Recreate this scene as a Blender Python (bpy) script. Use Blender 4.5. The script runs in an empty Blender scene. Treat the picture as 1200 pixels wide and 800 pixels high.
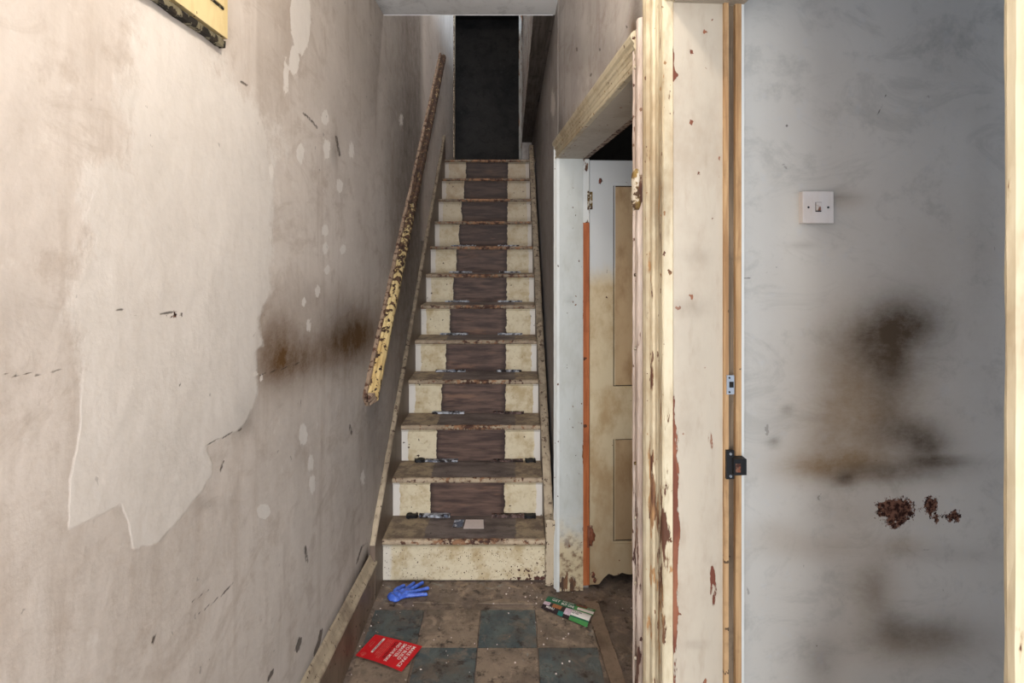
import bpy, bmesh, math, random
import numpy as np
from mathutils import Vector, Matrix

# ------------------------------------------------------------------ camera, world, lights
E = 1.54; H = 292.0; F = 650.0          # eye height, horizon row, focal length in photo pixels
S = bpy.context.scene
C = S.collection
cam = bpy.data.cameras.new('camera'); camo = bpy.data.objects.new('camera', cam); C.objects.link(camo)
camo.location = (0, 0, E); camo.rotation_euler = (math.pi/2, 0, 0)
cam.sensor_width = 36; cam.lens = 36*F/1200; cam.shift_y = -(400-H)/1200; cam.clip_start = 0.02
S.camera = camo
w = bpy.data.worlds.new('world'); S.world = w; w.use_nodes = True
w.node_tree.nodes['Background'].inputs[0].default_value = (0.62, 0.76, 1.0, 1)
w.node_tree.nodes['Background'].inputs[1].default_value = 1.0
S.view_settings.view_transform = 'Standard'; S.view_settings.look = 'None'
S.view_settings.exposure = 0.0; S.view_settings.gamma = 1

def area(name, loc, rot, sx, sy, power, col):
    l = bpy.data.lights.new(name, 'AREA'); l.shape = 'RECTANGLE'; l.size = sx; l.size_y = sy
    l.energy = power; l.color = col
    o = bpy.data.objects.new(name, l); C.objects.link(o); o.location = loc; o.rotation_euler = rot
    return o
R = math.radians
# daylight through the open front door behind the camera
area('front_door_daylight', (-0.10, -1.85, 1.25), (R(90), 0, 0), 0.95, 2.2, 118, (0.97, 0.985, 1.0))
# daylight of the landing window upstairs (on the right-hand side of the landing)
area('landing_daylight', (1.3, 4.3, 4.0), (R(60), 0, R(90)), 0.9, 1.2, 75, (0.72, 0.86, 1.0))
# daylight of the window of the room on the right
area('front_room_daylight', (1.6, -1.2, 1.5), (R(90), 0, R(15)), 1.0, 1.2, 4.5, (0.74, 0.87, 1.0))
# daylight of the window of the rear room
area('rear_room_daylight', (2.0, 1.6, 1.5), (R(90), 0, R(60)), 0.8, 1.2, 6, (0.9, 0.93, 1.0))
# warm pendant bulb of the hall, just above the frame
bulb = bpy.data.lights.new('hall_bulb', 'POINT'); bulb.energy = 18; bulb.color = (1.0, 0.90, 0.77); bulb.shadow_soft_size = 0.05
bo = bpy.data.objects.new('hall_bulb', bulb); C.objects.link(bo); bo.location = (-0.02, 0.72, 2.46)
# fill lamp added over the flight to brighten the stairs, no known bulb
b2 = bpy.data.lights.new('stair_fill', 'POINT'); b2.energy = 50; b2.color = (1.0, 0.95, 0.9); b2.shadow_soft_size = 0.06
b2o = bpy.data.objects.new('stair_fill', b2); C.objects.link(b2o); b2o.location = (-0.2, 3.2, 4.3)

random.seed(4); rng = np.random.default_rng(7)

# ------------------------------------------------------------------ projection helpers (photo pixel -> place)
def onX(px, py, X):
    Y = F*X/(px-600.0); return Vector((X, Y, E-(py-H)*Y/F))
def onZ(px, py, Z):
    Y = F*(E-Z)/(py-H); return Vector(((px-600)*Y/F, Y, Z))
def onY(px, py, Y):
    return Vector(((px-600)*Y/F, Y, E-(py-H)*Y/F))
# frame of the right-hand wall, which runs slightly askew; u along it, d into the rooms
th = math.atan(0.066)
UD = Vector((-math.sin(th), math.cos(th), 0)); DD = Vector((math.cos(th), math.sin(th), 0)); W0 = Vector((0.378, 0, 0))
def WF(u, d, z): return W0 + UD*u + DD*d + Vector((0, 0, z))
def ID(x, y, z): return Vector((x, y, z))

# ------------------------------------------------------------------ node helpers
class NT:
    def __init__(s, name, rough=0.7, spec=0.3):
        s.m = bpy.data.materials.new(name); s.m.use_nodes = True; s.t = s.m.node_tree
        s.b = s.t.nodes['Principled BSDF']; s.b.inputs['Roughness'].default_value = rough
        s.b.inputs['Specular IOR Level'].default_value = spec
        g = s.t.nodes.new('ShaderNodeNewGeometry'); s.pos = g.outputs['Position']; s.nor = g.outputs['Normal']
    def put(s, sock, v):
        if isinstance(v, (int, float)): sock.default_value = v
        elif isinstance(v, tuple): sock.default_value = v if len(v) != 3 or sock.type == 'VECTOR' else (*v, 1)
        else: s.t.links.new(v, sock)
    def mth(s, op, a, b=0.0, clamp=False):
        n = s.t.nodes.new('ShaderNodeMath'); n.operation = op; n.use_clamp = clamp
        s.put(n.inputs[0], a); s.put(n.inputs[1], b); return n.outputs[0]
    def mix(s, f, a, b, mode='MIX'):
        n = s.t.nodes.new('ShaderNodeMix'); n.data_type = 'RGBA'; n.blend_type = mode
        s.put(n.inputs[0], f); s.put(n.inputs[6], a); s.put(n.inputs[7], b); return n.outputs[2]
    def vec(s, sx, sy, sz, off=0.0, src=None):
        n = s.t.nodes.new('ShaderNodeVectorMath'); n.operation = 'MULTIPLY_ADD'
        s.t.links.new(src or s.pos, n.inputs[0]); n.inputs[1].default_value = (sx, sy, sz); n.inputs[2].default_value = (off, off*1.7, off*.6)
        return n.outputs[0]
    def noise(s, v, scale, detail=4, rough=0.6, dist=0.0):
        n = s.t.nodes.new('ShaderNodeTexNoise'); s.put(n.inputs['Vector'], v)
        n.inputs['Scale'].default_value = scale; n.inputs['Detail'].default_value = detail
        n.inputs['Roughness'].default_value = rough; n.inputs['Distortion'].default_value = dist
        return n.outputs[0]
    def voro(s, v, scale):
        n = s.t.nodes.new('ShaderNodeTexVoronoi'); s.put(n.inputs['Vector'], v); n.inputs['Scale'].default_value = scale
        return n.outputs['Distance'], n.outputs['Color']
    def rng(s, v, lo, hi, a=0.0, b=1.0):
        n = s.t.nodes.new('ShaderNodeMapRange'); n.interpolation_type = 'SMOOTHSTEP'
        s.put(n.inputs[0], v); n.inputs[1].default_value = lo; n.inputs[2].default_value = hi
        n.inputs[3].default_value = a; n.inputs[4].default_value = b; return n.outputs[0]
    def attr(s, name):
        n = s.t.nodes.new('ShaderNodeAttribute'); n.attribute_name = name; return n.outputs['Fac']
    def xyz(s, src=None):
        n = s.t.nodes.new('ShaderNodeSeparateXYZ'); s.t.links.new(src or s.pos, n.inputs[0]); return n.outputs
    def objrand(s):
        return s.t.nodes.new('ShaderNodeObjectInfo').outputs['Random']
    def spots(s, v, scale, size, keep):
        nn = s.t.nodes.new('ShaderNodeTexNoise'); s.put(nn.inputs['Vector'], v); nn.inputs['Scale'].default_value = scale*2.2; nn.inputs['Detail'].default_value = 3
        va = s.t.nodes.new('ShaderNodeVectorMath'); va.operation = 'MULTIPLY_ADD'; s.t.links.new(nn.outputs['Color'], va.inputs[0]); k_ = 0.9/scale; va.inputs[1].default_value = (k_, k_, k_); s.t.links.new(v, va.inputs[2]); v = va.outputs[0]
        d, c = s.voro(v, scale)
        n = s.t.nodes.new('ShaderNodeSeparateColor'); s.t.links.new(c, n.inputs[0])
        sel = s.rng(n.outputs[0], keep, keep+0.03, 1, 0)
        rad = s.mth('MULTIPLY', n.outputs[1], size)
        return s.mth('MULTIPLY', sel, s.rng(s.mth('SUBTRACT', d, rad), -0.02, 0.02, 1, 0))
    def out(s, col, bump=None, strength=0.3, dist=0.004, rough=None):
        s.put(s.b.inputs['Base Color'], col)
        if bump is not None:
            n = s.t.nodes.new('ShaderNodeBump'); n.inputs['Strength'].default_value = strength; n.inputs['Distance'].default_value = dist
            s.t.links.new(bump, n.inputs['Height']); s.t.links.new(n.outputs[0], s.b.inputs['Normal'])
        if rough is not None: s.put(s.b.inputs['Roughness'], rough)
        return s.m

def lin(r, g, b):
    f = lambda c: (c/255/12.92) if c/255 <= 0.04045 else ((c/255+0.055)/1.055)**2.4
    return (f(r), f(g), f(b))

def plaster(name, base, cloud, streak, patchc=(0.7, 0.7, 0.68), stainc=lin(112, 84, 52), vert=True, bumps=1.0, cs=1.0, gcol=lin(62, 52, 46)):
    n = NT(name, 0.85, 0.15)
    col = n.mix(n.rng(n.noise(n.vec(1, 1, 1), 2.2*cs, 6, 0.62), 0.35, 0.68), base, cloud)
    if vert:
        col = n.mix(n.mth('MULTIPLY', n.rng(n.noise(n.vec(4, 4, 0.55, 3), 3.5, 5, 0.6), 0.5, 0.72), 0.45), col, streak)
    col = n.mix(n.mth('MULTIPLY', n.rng(n.noise(n.vec(1, .8, 1.6, 31), 5, 7, 0.72, 1.2), 0.50, 0.66), 0.4), col, streak)
    col = n.mix(n.mth('MULTIPLY', n.rng(n.noise(n.vec(1, 1, 1, 7), 9, 6, 0.7), 0.53, 0.7), 0.5), col, streak)
    col = n.mix(n.mth('MULTIPLY', n.rng(n.noise(n.vec(1, 1, 1, 17), 24, 5, 0.7), 0.56, 0.72), 0.35), col, patchc)
    # soot and damp stains, with painted shade and lamp warmth among them
    nz = n.noise(n.vec(1, 1, 1, 5), 14, 7, 0.72); nz2 = n.noise(n.vec(1, 1, 3, 9), 60, 4, 0.7)
    st = n.mth('MULTIPLY', n.attr('stain_glow'), n.mth('ADD', 0.38, n.mth('ADD', n.mth('MULTIPLY', nz, 1.0), n.mth('MULTIPLY', nz2, 0.35))))
    col = n.mix(n.mth('MULTIPLY', st, 0.95, True), col, stainc)
    gr = n.mth('MULTIPLY', n.attr('grime_shade'), n.mth('ADD', 0.38, n.mth('ADD', n.mth('MULTIPLY', nz, 1.0), n.mth('MULTIPLY', nz2, 0.35))))
    col = n.mix(n.mth('MULTIPLY', gr, 0.95, True), col, gcol)
    # filler patches
    pn = n.mth('MULTIPLY', n.mth('SUBTRACT', n.noise(n.vec(1, 1, 1, 2), 12, 5, 0.65), 0.5), 14)
    pm = n.rng(n.mth('ADD', n.attr('patch'), pn), -1.6, 2.2)
    pc = n.mix(n.rng(n.noise(n.vec(1, 1, 1, 12), 3, 4), 0.4, 0.65), patchc, tuple(c*0.93 for c in patchc))
    col = n.mix(n.mth('MULTIPLY', pm, 0.72), col, pc)
    fn = n.mth('MULTIPLY', n.mth('SUBTRACT', n.noise(n.vec(1, 1, 1, 4), 55, 3), 0.5), 5)
    fm = n.rng(n.mth('ADD', n.attr('fleck'), fn), -0.6, 0.6)
    col = n.mix(n.mth('MULTIPLY', fm, 0.8), col, tuple(min(1, c*1.05) for c in patchc))
    # peeled holes, scratches
    hn = n.mth('MULTIPLY', n.mth('SUBTRACT', n.noise(n.vec(1, 1, 1, 6), 85, 5, 0.75), 0.5), 30)
    hm = n.rng(n.mth('ADD', n.attr('hole'), hn), -1, 1)
    hc = n.mix(n.rng(n.noise(n.vec(1, 1, 1), 120, 3), 0.4, 0.6), lin(46, 26, 20), lin(120, 84, 68))
    col = n.mix(hm, col, hc)
    cn = n.mth('MULTIPLY', n.mth('SUBTRACT', n.noise(n.vec(1, 1, 1, 8), 110, 3), 0.5), 2.5)
    cm = n.rng(n.mth('ADD', n.attr('crack'), cn), -0.5, 0.7)
    col = n.mix(n.mth('MULTIPLY', cm, 0.8), col, lin(72, 62, 55))
    sp = n.spots(n.vec(1, 1, .8, 3), 26, 0.16, 0.09)
    sp2 = n.spots(n.vec(1, 1, .6, 9), 12, 0.05, 0.14)
    sp = n.mth('MAXIMUM', n.mth('MULTIPLY', sp, 0.35), n.mth('MULTIPLY', sp2, 0.85))
    col = n.mix(sp, col, lin(60, 48, 42))
    bm = n.mth('ADD', n.mth('MULTIPLY', n.noise(n.vec(1, 1, 1), 22, 6, 0.6), 0.8), n.mth('MULTIPLY', n.noise(n.vec(1, 1, 1), 5, 3), 2.0))
    bm = n.mth('ADD', bm, n.mth('MULTIPLY', pm, 0.35)); bm = n.mth('SUBTRACT', bm, n.mth('ADD', n.mth('MULTIPLY', hm, 0.7), n.mth('MULTIPLY', cm, 0.6)))
    return n.out(col, bm, 0.35*bumps, 0.006)

def paint(name, col, dirt, under, under2, thr=0.66, grain=0.22, rough=0.5, spot=0.16, dirtamt=0.6, scale=1.0, zlow=None):
    """old gloss paint flaking off wood; attribute 'chip' (more flaking) and 'edge' (arrises)"""
    n = NT(name, rough, 0.35)
    v = n.vec(1, 1, grain)
    c = n.mix(n.mth('MULTIPLY', n.rng(n.noise(n.vec(1, 1, .6, 2), 6*scale, 6, 0.65), 0.42, 0.72), dirtamt), col, dirt)
    c = n.mix(n.mth('MULTIPLY', n.rng(n.noise(n.vec(1, 1, .25, 5), 45, 4), 0.5, 0.75), dirtamt*.6), c, dirt)
    if zlow: c = n.mix(n.rng(n.mth('ADD', n.xyz()[2], n.mth('MULTIPLY', n.noise(n.vec(1, 1, 1, 6), 14, 4), .25)), .25, .50, 1, 0), c, n.mix(n.rng(n.noise(n.vec(1, 1, 1, 8), 30, 5), .45, .65), zlow, lin(130, 106, 82)))
    c = n.mix(n.mth('MULTIPLY', n.attr('grime_shade'), n.noise(n.vec(1, 1, 1, 3), 25, 5, 0.7)), c, lin(70, 56, 42))
    k = n.mth('ADD', n.noise(v, 42*scale, 5, 0.62), n.mth('MULTIPLY', n.attr('chip'), 0.30))
    k = n.mth('ADD', k, n.mth('MULTIPLY', n.attr('edge'), n.mth('MULTIPLY', n.noise(n.vec(1, 1, 1, 9), 9, 3), 0.26)))
    m = n.rng(k, thr, thr+0.02)
    m = n.mth('MAXIMUM', m, n.spots(n.vec(1, 1, .8, 1), 75, 0.36, spot))
    u = n.mix(n.rng(n.noise(v, 30, 4), 0.42, 0.6), under, under2)
    rim = n.mth('SUBTRACT', n.rng(k, thr-0.03, thr), m, True)
    c = n.mix(n.mth('MULTIPLY', rim, 0.35), c, dirt)
    c = n.mix(m, c, u)
    bm = n.mth('SUBTRACT', n.mth('MULTIPLY', n.noise(n.vec(1, 1, .2), 60, 4), 0.5), m)
    return n.out(c, bm, 0.45, 0.002, n.mth('ADD', n.mth('MULTIPLY', m, 0.3), rough, True))

def wood(name, a, b, rough=0.7, axis='z', knots=1.0):
    n = NT(name, rough, 0.25)
    sc = {'z': (1, 1, .06), 'y': (1, .06, 1), 'x': (.06, 1, 1)}[axis]
    c = n.mix(n.rng(n.noise(n.vec(*sc), 70, 5, 0.6, 0.4), 0.35, 0.65), a, b)
    c = n.mix(n.mth('MULTIPLY', n.rng(n.noise(n.vec(1, 1, 1, 4), 9, 5, 0.7), 0.5, 0.72), 0.6*knots), c, tuple(x*0.35 for x in b))
    sp = n.spots(n.vec(1, 1, 1, 2), 38, 0.3, 0.12)
    c = n.mix(n.mth('MULTIPLY', sp, 0.8), c, lin(38, 26, 20))
    return n.out(c, n.noise(n.vec(*sc), 90, 4), 0.3, 0.002)

def plain(name, col, rough=0.5, metal=0.0, var=0.15, sc=30):
    n = NT(name, rough, 0.4)
    c = n.mix(n.rng(n.noise(n.vec(1, 1, 1), sc, 4), 0.35, 0.65), col, tuple(x*(1-var) for x in col))
    n.b.inputs['Metallic'].default_value = metal
    return n.out(c)

def emit(name, col, st):
    m = bpy.data.materials.new(name); m.use_nodes = True; b = m.node_tree.nodes['Principled BSDF']
    b.inputs['Emission Color'].default_value = (*col, 1); b.inputs['Emission Strength'].default_value = st; return m

M = {}
M['wall'] = plaster('old_plaster', lin(220, 210, 201), lin(206, 196, 187), lin(182, 167, 154), lin(232, 226, 219), lin(104, 76, 46))
M['wall_r'] = plaster('old_plaster_right', lin(186, 180, 175), lin(168, 161, 157), lin(142, 128, 120), lin(205, 198, 192), lin(104, 76, 46))
M['grey'] = plaster('grey_emulsion', lin(206, 202, 195), lin(198, 193, 185), lin(166, 164, 158), lin(196, 198, 200), lin(146, 124, 98), vert=False, bumps=0.35, cs=0.6, gcol=lin(84, 70, 56))
M['ceil'] = plaster('ceiling_paper', lin(226, 226, 226), lin(216, 216, 216), lin(165, 163, 162), lin(192, 194, 196), vert=False, bumps=0.7)
M['darkroom'] = plaster('unlit_room_wall', lin(60, 56, 52), lin(44, 42, 40), lin(34, 32, 30), lin(74, 72, 70), vert=False)  # darkness of the unlit rooms put into the colour
M['cream'] = paint('cream_gloss', lin(228, 215, 190), lin(190, 160, 116), lin(84, 46, 34), lin(138, 96, 66), thr=0.735)
M['archi'] = paint('cream_moulding', lin(190, 179, 154), lin(132, 108, 76), lin(80, 50, 36), lin(150, 116, 80), thr=0.69, dirtamt=0.75)
M['pink'] = paint('pink_cream_moulding', lin(190, 176, 166), lin(136, 114, 98), lin(66, 40, 34), lin(120, 92, 76), thr=0.68)
M['lining'] = paint('lining_cream', lin(170, 160, 145), lin(140, 124, 106), lin(98, 54, 40), lin(128, 80, 58), thr=0.80, dirtamt=0.6, spot=0.09)
M['lining2'] = paint('lining_pale', lin(184, 187, 184), lin(158, 156, 146), lin(74, 56, 46), lin(118, 84, 60), thr=0.78, dirtamt=0.5, spot=0.07, zlow=lin(196, 180, 148))
M['bluewhite'] = paint('pale_blue_white', lin(204, 206, 204), lin(176, 172, 160), lin(66, 48, 40), lin(118, 84, 60), thr=0.78, dirtamt=0.4, spot=0.05)
M['skirt'] = paint('dirty_skirting', lin(136, 116, 98), lin(92, 74, 60), lin(70, 54, 44), lin(120, 96, 74), thr=0.72, grain=1, dirtamt=0.9)
M['skirttop'] = paint('skirting_moulding', lin(188, 172, 148), lin(128, 112, 96), lin(66, 54, 48), lin(120, 104, 88), thr=0.62, grain=1, dirtamt=0.9)
M['stringer'] = paint('string_paint', lin(116, 100, 88), lin(84, 70, 60), lin(60, 46, 38), lin(150, 130, 106), thr=0.68, grain=1, dirtamt=0.8)
M['stringtop'] = paint('string_edge', lin(190, 174, 150), lin(120, 104, 88), lin(74, 60, 50), lin(110, 92, 76), thr=0.63, grain=1, dirtamt=0.8)
M['nosing'] = paint('nosing_paint', lin(196, 176, 150), lin(126, 104, 84), lin(74, 50, 42), lin(150, 112, 84), thr=0.62, grain=1, dirtamt=0.9)
M['rail'] = paint('rail_paint', lin(226, 204, 150), lin(184, 150, 92), lin(52, 36, 28), lin(84, 60, 44), thr=0.60, grain=1, dirtamt=0.8, scale=.8)
M['railback'] = paint('rail_back', lin(150, 128, 108), lin(104, 84, 70), lin(72, 46, 36), lin(96, 66, 50), thr=0.55, grain=1, dirtamt=0.8)
M['boxpaint'] = paint('yellowed_cream', lin(236, 216, 164), lin(206, 176, 116), lin(88, 66, 40), lin(130, 98, 60), thr=0.76, grain=1)
M['boxedge'] = paint('grey_green_edge', lin(128, 120, 96), lin(60, 56, 44), lin(30, 26, 20), lin(50, 40, 30), thr=0.6, grain=1)
M['orange'] = wood('bare_orange_wood', lin(176, 104, 62), lin(150, 82, 46), 0.6, 'z', 0.5)
M['rawwood'] = wood('bare_door_frame', lin(176, 144, 106), lin(142, 108, 74), 0.7, 'z', 0.7)
M['greywood'] = wood('weathered_groove', lin(124, 108, 90), lin(90, 76, 62), 0.8, 'z')
M['beam'] = wood('dark_beam', lin(92, 84, 78), lin(70, 62, 56), 0.8, 'y')
M['metal'] = plain('worn_steel', lin(196, 200, 206), 0.35, 0.8)
M['black'] = plain('black_iron', lin(30, 30, 32), 0.5, 0.3)
M['dark'] = plain('dark_hole', lin(22, 18, 16), 0.9)
M['rust'] = paint('rusty_hinge', lin(120, 70, 48), lin(80, 44, 32), lin(60, 34, 26), lin(150, 120, 100), thr=0.6, grain=1)
M['hinge'] = paint('painted_hinge', lin(190, 182, 168), lin(130, 108, 72), lin(66, 46, 28), lin(120, 96, 50), thr=0.50, grain=1)
M['plastic'] = paint('grubby_switch', lin(222, 216, 212), lin(200, 180, 164), lin(170, 110, 84), lin(120, 90, 78), thr=0.72, grain=1, rough=0.4, spot=0.05, dirtamt=0.35)
M['red'] = plain('red_card', lin(214, 26, 36), 0.4, 0, 0.08)
M['redtext'] = plain('faded_print', lin(240, 120, 110), 0.5)
M['darkred'] = plain('dark_red_print', lin(120, 14, 22), 0.5)
M['white'] = plain('white_paper', lin(236, 230, 224), 0.6, 0, 0.05)
M['palecard'] = plain('pale_card', lin(220, 206, 200), 0.6, 0, 0.06)
M['green'] = plain('green_print', lin(30, 104, 72), 0.4, 0, 0.3, 90)
M['lightgreen'] = plain('light_green_print', lin(70, 140, 74), 0.4, 0, 0.2)
M['darkprint'] = plain('dark_print', lin(40, 24, 30), 0.4, 0, 0.5, 60)
M['food'] = plain('orange_brown_print', lin(186, 116, 66), 0.4, 0, 0.55, 250)
M['lilac'] = plain('lilac_print', lin(214, 190, 204), 0.4, 0, 0.3, 200)
M['teal'] = plain('teal_print', lin(26, 112, 100), 0.4)
M['brownprint'] = plain('brown_print', lin(130, 64, 46), 0.4)

def glove_mat():
    n = NT('blue_nitrile', 0.38, 0.5)
    c = n.mix(n.rng(n.noise(n.vec(1, 1, 1), 60, 4), 0.35, 0.65), lin(86, 124, 224), lin(66, 98, 200))
    n.b.inputs['Subsurface Weight'].default_value = 0.1
    return n.out(c, n.noise(n.vec(1, 1, 1), 90, 4), 0.5, 0.003)
M['glove'] = glove_mat()

def door_mat():
    n = NT('door_paint', 0.55, 0.3)
    x, y, z = n.xyz()
    wob = n.mth('MULTIPLY', n.noise(n.vec(1, 1, .3), 7, 4), 0.25)
    t = n.rng(n.mth('ADD', z, wob), 1.47, 1.62)
    low = n.rng(n.mth('ADD', z, wob), 0.05, 1.0, 1, 0)
    c = n.mix(n.rng(n.noise(n.vec(1, 1, .6), 8, 6, 0.65), 0.4, 0.7), lin(206, 190, 158), lin(176, 150, 112))
    c = n.mix(n.mth('MULTIPLY', low, 0.65), c, lin(136, 114, 88))
    c = n.mix(t, c, lin(196, 198, 198))
    k = n.mth('ADD', n.noise(n.vec(1, 1, .8), 26, 5, 0.62), n.mth('MULTIPLY', n.rng(z, 0.0, 0.35, 1, 0), 0.11))
    m = n.rng(k, 0.735, 0.75); m = n.mth('MAXIMUM', m, n.spots(n.vec(1, 1, .8, 1), 34, 0.3, 0.10))
    c = n.mix(m, c, n.mix(n.rng(n.noise(n.vec(1, 1, 1), 50, 3), 0.42, 0.58), lin(60, 42, 34), lin(116, 62, 46)))
    return n.out(c, n.mth('SUBTRACT', n.mth('MULTIPLY', n.noise(n.vec(1, 1, .2), 40, 4), 0.4), m), 0.4, 0.002)
M['door'] = door_mat()
def doorpanel_mat():
    n = NT('door_panel_paint', 0.6, 0.3)
    x, y, z = n.xyz()
    c = n.mix(n.rng(n.noise(n.vec(1, 1, .5), 9, 6, 0.65), 0.4, 0.7), lin(190, 164, 128), lin(160, 130, 94))
    c = n.mix(n.mth('MULTIPLY', n.rng(z, 0.1, 1.0, 1, 0), 0.6), c, lin(116, 94, 70))
    return n.out(c, n.noise(n.vec(1, 1, .2), 40, 4), 0.3, 0.002)
M['doorpanel'] = doorpanel_mat()

SX0, SX1 = -0.602, 0.154            # the flight of stairs, left and right ends
CX0, CX1 = SX0+0.19, SX0+0.565      # bare strip down the middle where a runner lay
def riser_mat(first=False):
    n = NT('riser_paint_first' if first else 'riser_paint', 0.6, 0.3)
    x, y, z = n.xyz()
    wob = n.mth('MULTIPLY', n.mth('SUBTRACT', n.noise(n.vec(1, 1, 1), 28, 4), 0.5), 0.03)
    xw = n.mth('ADD', x, wob)
    cream = n.mix(n.rng(n.noise(n.vec(1, 1, 1), 10, 6, 0.65), 0.42, 0.68), lin(214, 202, 174), lin(184, 164, 128))
    cream = n.mix(n.mth('MULTIPLY', n.rng(n.noise(n.vec(1, 1, 1, 6), 40, 5, .7), 0.52, 0.75), .6), cream, lin(150, 120, 80))
    whites = n.mth('MAXIMUM', n.rng(xw, SX0+0.034, SX0+0.038, 1, 0), n.rng(xw, SX1-0.034, SX1-0.030))
    if first: whites = n.rng(xw, SX0+0.03, SX0+0.05, 0.7, 0)
    cream = n.mix(whites, cream, lin(216, 210, 202))
    bare = n.mix(n.rng(n.noise(n.vec(.12, 1, 1), 45, 6, 0.6), 0.35, 0.65), lin(106, 84, 74), lin(68, 52, 48))
    bare = n.mix(n.mth('MULTIPLY', n.rng(n.noise(n.vec(.2, 1, 1, 4), 18, 5, 0.6), 0.56, 0.70), .45), bare, lin(146, 110, 88))
    if first:
        k = n.mth('ADD', n.noise(n.vec(1, 1, 1), 55, 5, 0.62), n.mth('MULTIPLY', n.mth('MULTIPLY', n.rng(x, -0.2, 0.15), n.rng(z, 0.02, 0.14, 1, 0)), 0.19))
        k = n.mth('ADD', k, n.mth('MULTIPLY', n.rng(z, 0.0, 0.03, 1, 0), 0.07))
        m = n.mth('MAXIMUM', n.rng(k, 0.72, 0.735), n.mth('MAXIMUM', n.spots(n.vec(1, 1, 1, 1), 60, 0.30, 0.30), n.spots(n.vec(1, 1, 1, 5), 110, 0.3, 0.25)))
        c = n.mix(m, cream, n.mix(n.noise(n.vec(1, 1, 1), 60, 3), lin(60, 34, 28), lin(96, 60, 50)))
        c = n.mix(n.mth('MULTIPLY', n.rng(z, 0.13, 0.19), 0.5), c, lin(130, 118, 92))
    else:
        cen = n.mth('MULTIPLY', n.rng(xw, CX0-0.002, CX0+0.002), n.rng(xw, CX1-0.002, CX1+0.002, 1, 0))
        edge = n.mth('MULTIPLY', cen, n.mth('SUBTRACT', 1.0, n.mth('MULTIPLY', n.rng(xw, CX0, CX0+0.03), n.rng(xw, CX1-0.04, CX1, 1, 0))))
        m = n.spots(n.vec(1, 1, 1, 1), 38, 0.24, 0.2)
        c = n.mix(m, cream, lin(60, 40, 32)); c = n.mix(cen, c, bare); c = n.mix(n.mth('MULTIPLY', edge, .7), c, lin(44, 32, 30))
        # the flight gets duller and darker higher up
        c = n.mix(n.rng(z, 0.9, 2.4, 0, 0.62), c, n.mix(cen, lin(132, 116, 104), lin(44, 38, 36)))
        m = cen
    return n.out(c, n.mth('ADD', n.noise(n.vec(.2, 1, 1), 60, 4), n.mth('MULTIPLY', m, -0.8)), 0.35, 0.002)
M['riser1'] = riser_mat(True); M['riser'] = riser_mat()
def tread_mat():
    n = NT('tread_worn', 0.65, 0.3)
    x, y, z = n.xyz()
    xw = n.mth('ADD', x, n.mth('MULTIPLY', n.mth('SUBTRACT', n.noise(n.vec(1, 1, 1), 22, 4), 0.5), 0.03))
    side = n.mth('SUBTRACT', 1.0, n.mth('MULTIPLY', n.rng(xw, CX0-0.003, CX0+0.003), n.rng(xw, CX1+0.05, CX1+0.06, 1, 0)))
    c = n.mix(n.rng(n.noise(n.vec(.4, 1, 1), 16, 6, 0.7), 0.35, 0.68), lin(124, 112, 106), lin(84, 74, 70))
    s2 = n.mix(n.rng(n.noise(n.vec(1, 1, 1, 4), 12, 6, 0.7), 0.4, 0.62), lin(166, 148, 120), lin(112, 95, 80))
    c = n.mix(n.mth('MULTIPLY', side, 0.8), c, s2)
    c = n.mix(n.rng(n.noise(n.vec(1, 1, 1, 8), 40, 5, .7), .6, .72), c, lin(40, 30, 28))
    return n.out(c, n.noise(n.vec(1, 1, 1), 50, 4), 0.35, 0.002)
M['tread'] = tread_mat()

def tile_mat(name, a, b, c3):
    n = NT(name, 0.55, 0.4)
    r = n.mth('MULTIPLY', n.objrand(), 5.0)
    tcn = n.t.nodes.new('ShaderNodeVectorMath'); tcn.operation = 'ADD'
    n.t.links.new(n.pos, tcn.inputs[0]); n.t.links.new(r, tcn.inputs[1])
    v = tcn.outputs[0]
    c = n.mix(n.rng(n.noise(v, 7, 6, 0.65, 0.5), 0.35, 0.68), a, b)
    c = n.mix(n.mth('MULTIPLY', n.rng(n.noise(n.vec(1, 1, 1, 3), 13, 6, 0.7, 0.8), 0.5, 0.66), 0.85), c, c3)
    c = n.mix(n.rng(n.noise(n.vec(1, 1, 1, 13), 5, 6, 0.7, 1.0), 0.60, 0.72, 0, .8), c, lin(150, 158, 154))
    c = n.mix(n.rng(n.noise(n.vec(1, 1, 1, 33), 4, 6, 0.7, .6), 0.42, 0.7, 0, .75), c, lin(92, 78, 66))
    c = n.mix(n.rng(n.noise(n.vec(1, 1, 1, 23), 24, 6, 0.75), 0.50, 0.70), c, lin(54, 42, 36))
    c = n.mix(n.spots(n.vec(1, 1, 1, 4), 22, 0.12, 0.10), c, lin(190, 180, 168))
    return n.out(c, n.noise(n.vec(1, 1, 1), 30, 6, .7), 0.35, 0.003, n.rng(n.noise(v, 18, 4), 0.3, 0.7, 0.35, 0.8))
M['tile_teal'] = tile_mat('teal_vinyl_tile', lin(66, 78, 82), lin(94, 102, 100), lin(120, 110, 100))
M['tile_brown'] = tile_mat('brown_vinyl_tile', lin(146, 128, 110), lin(110, 96, 84), lin(164, 144, 124))
M['floor'] = tile_mat('bare_floor', lin(136, 120, 108), lin(102, 88, 80), lin(160, 140, 120))

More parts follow.
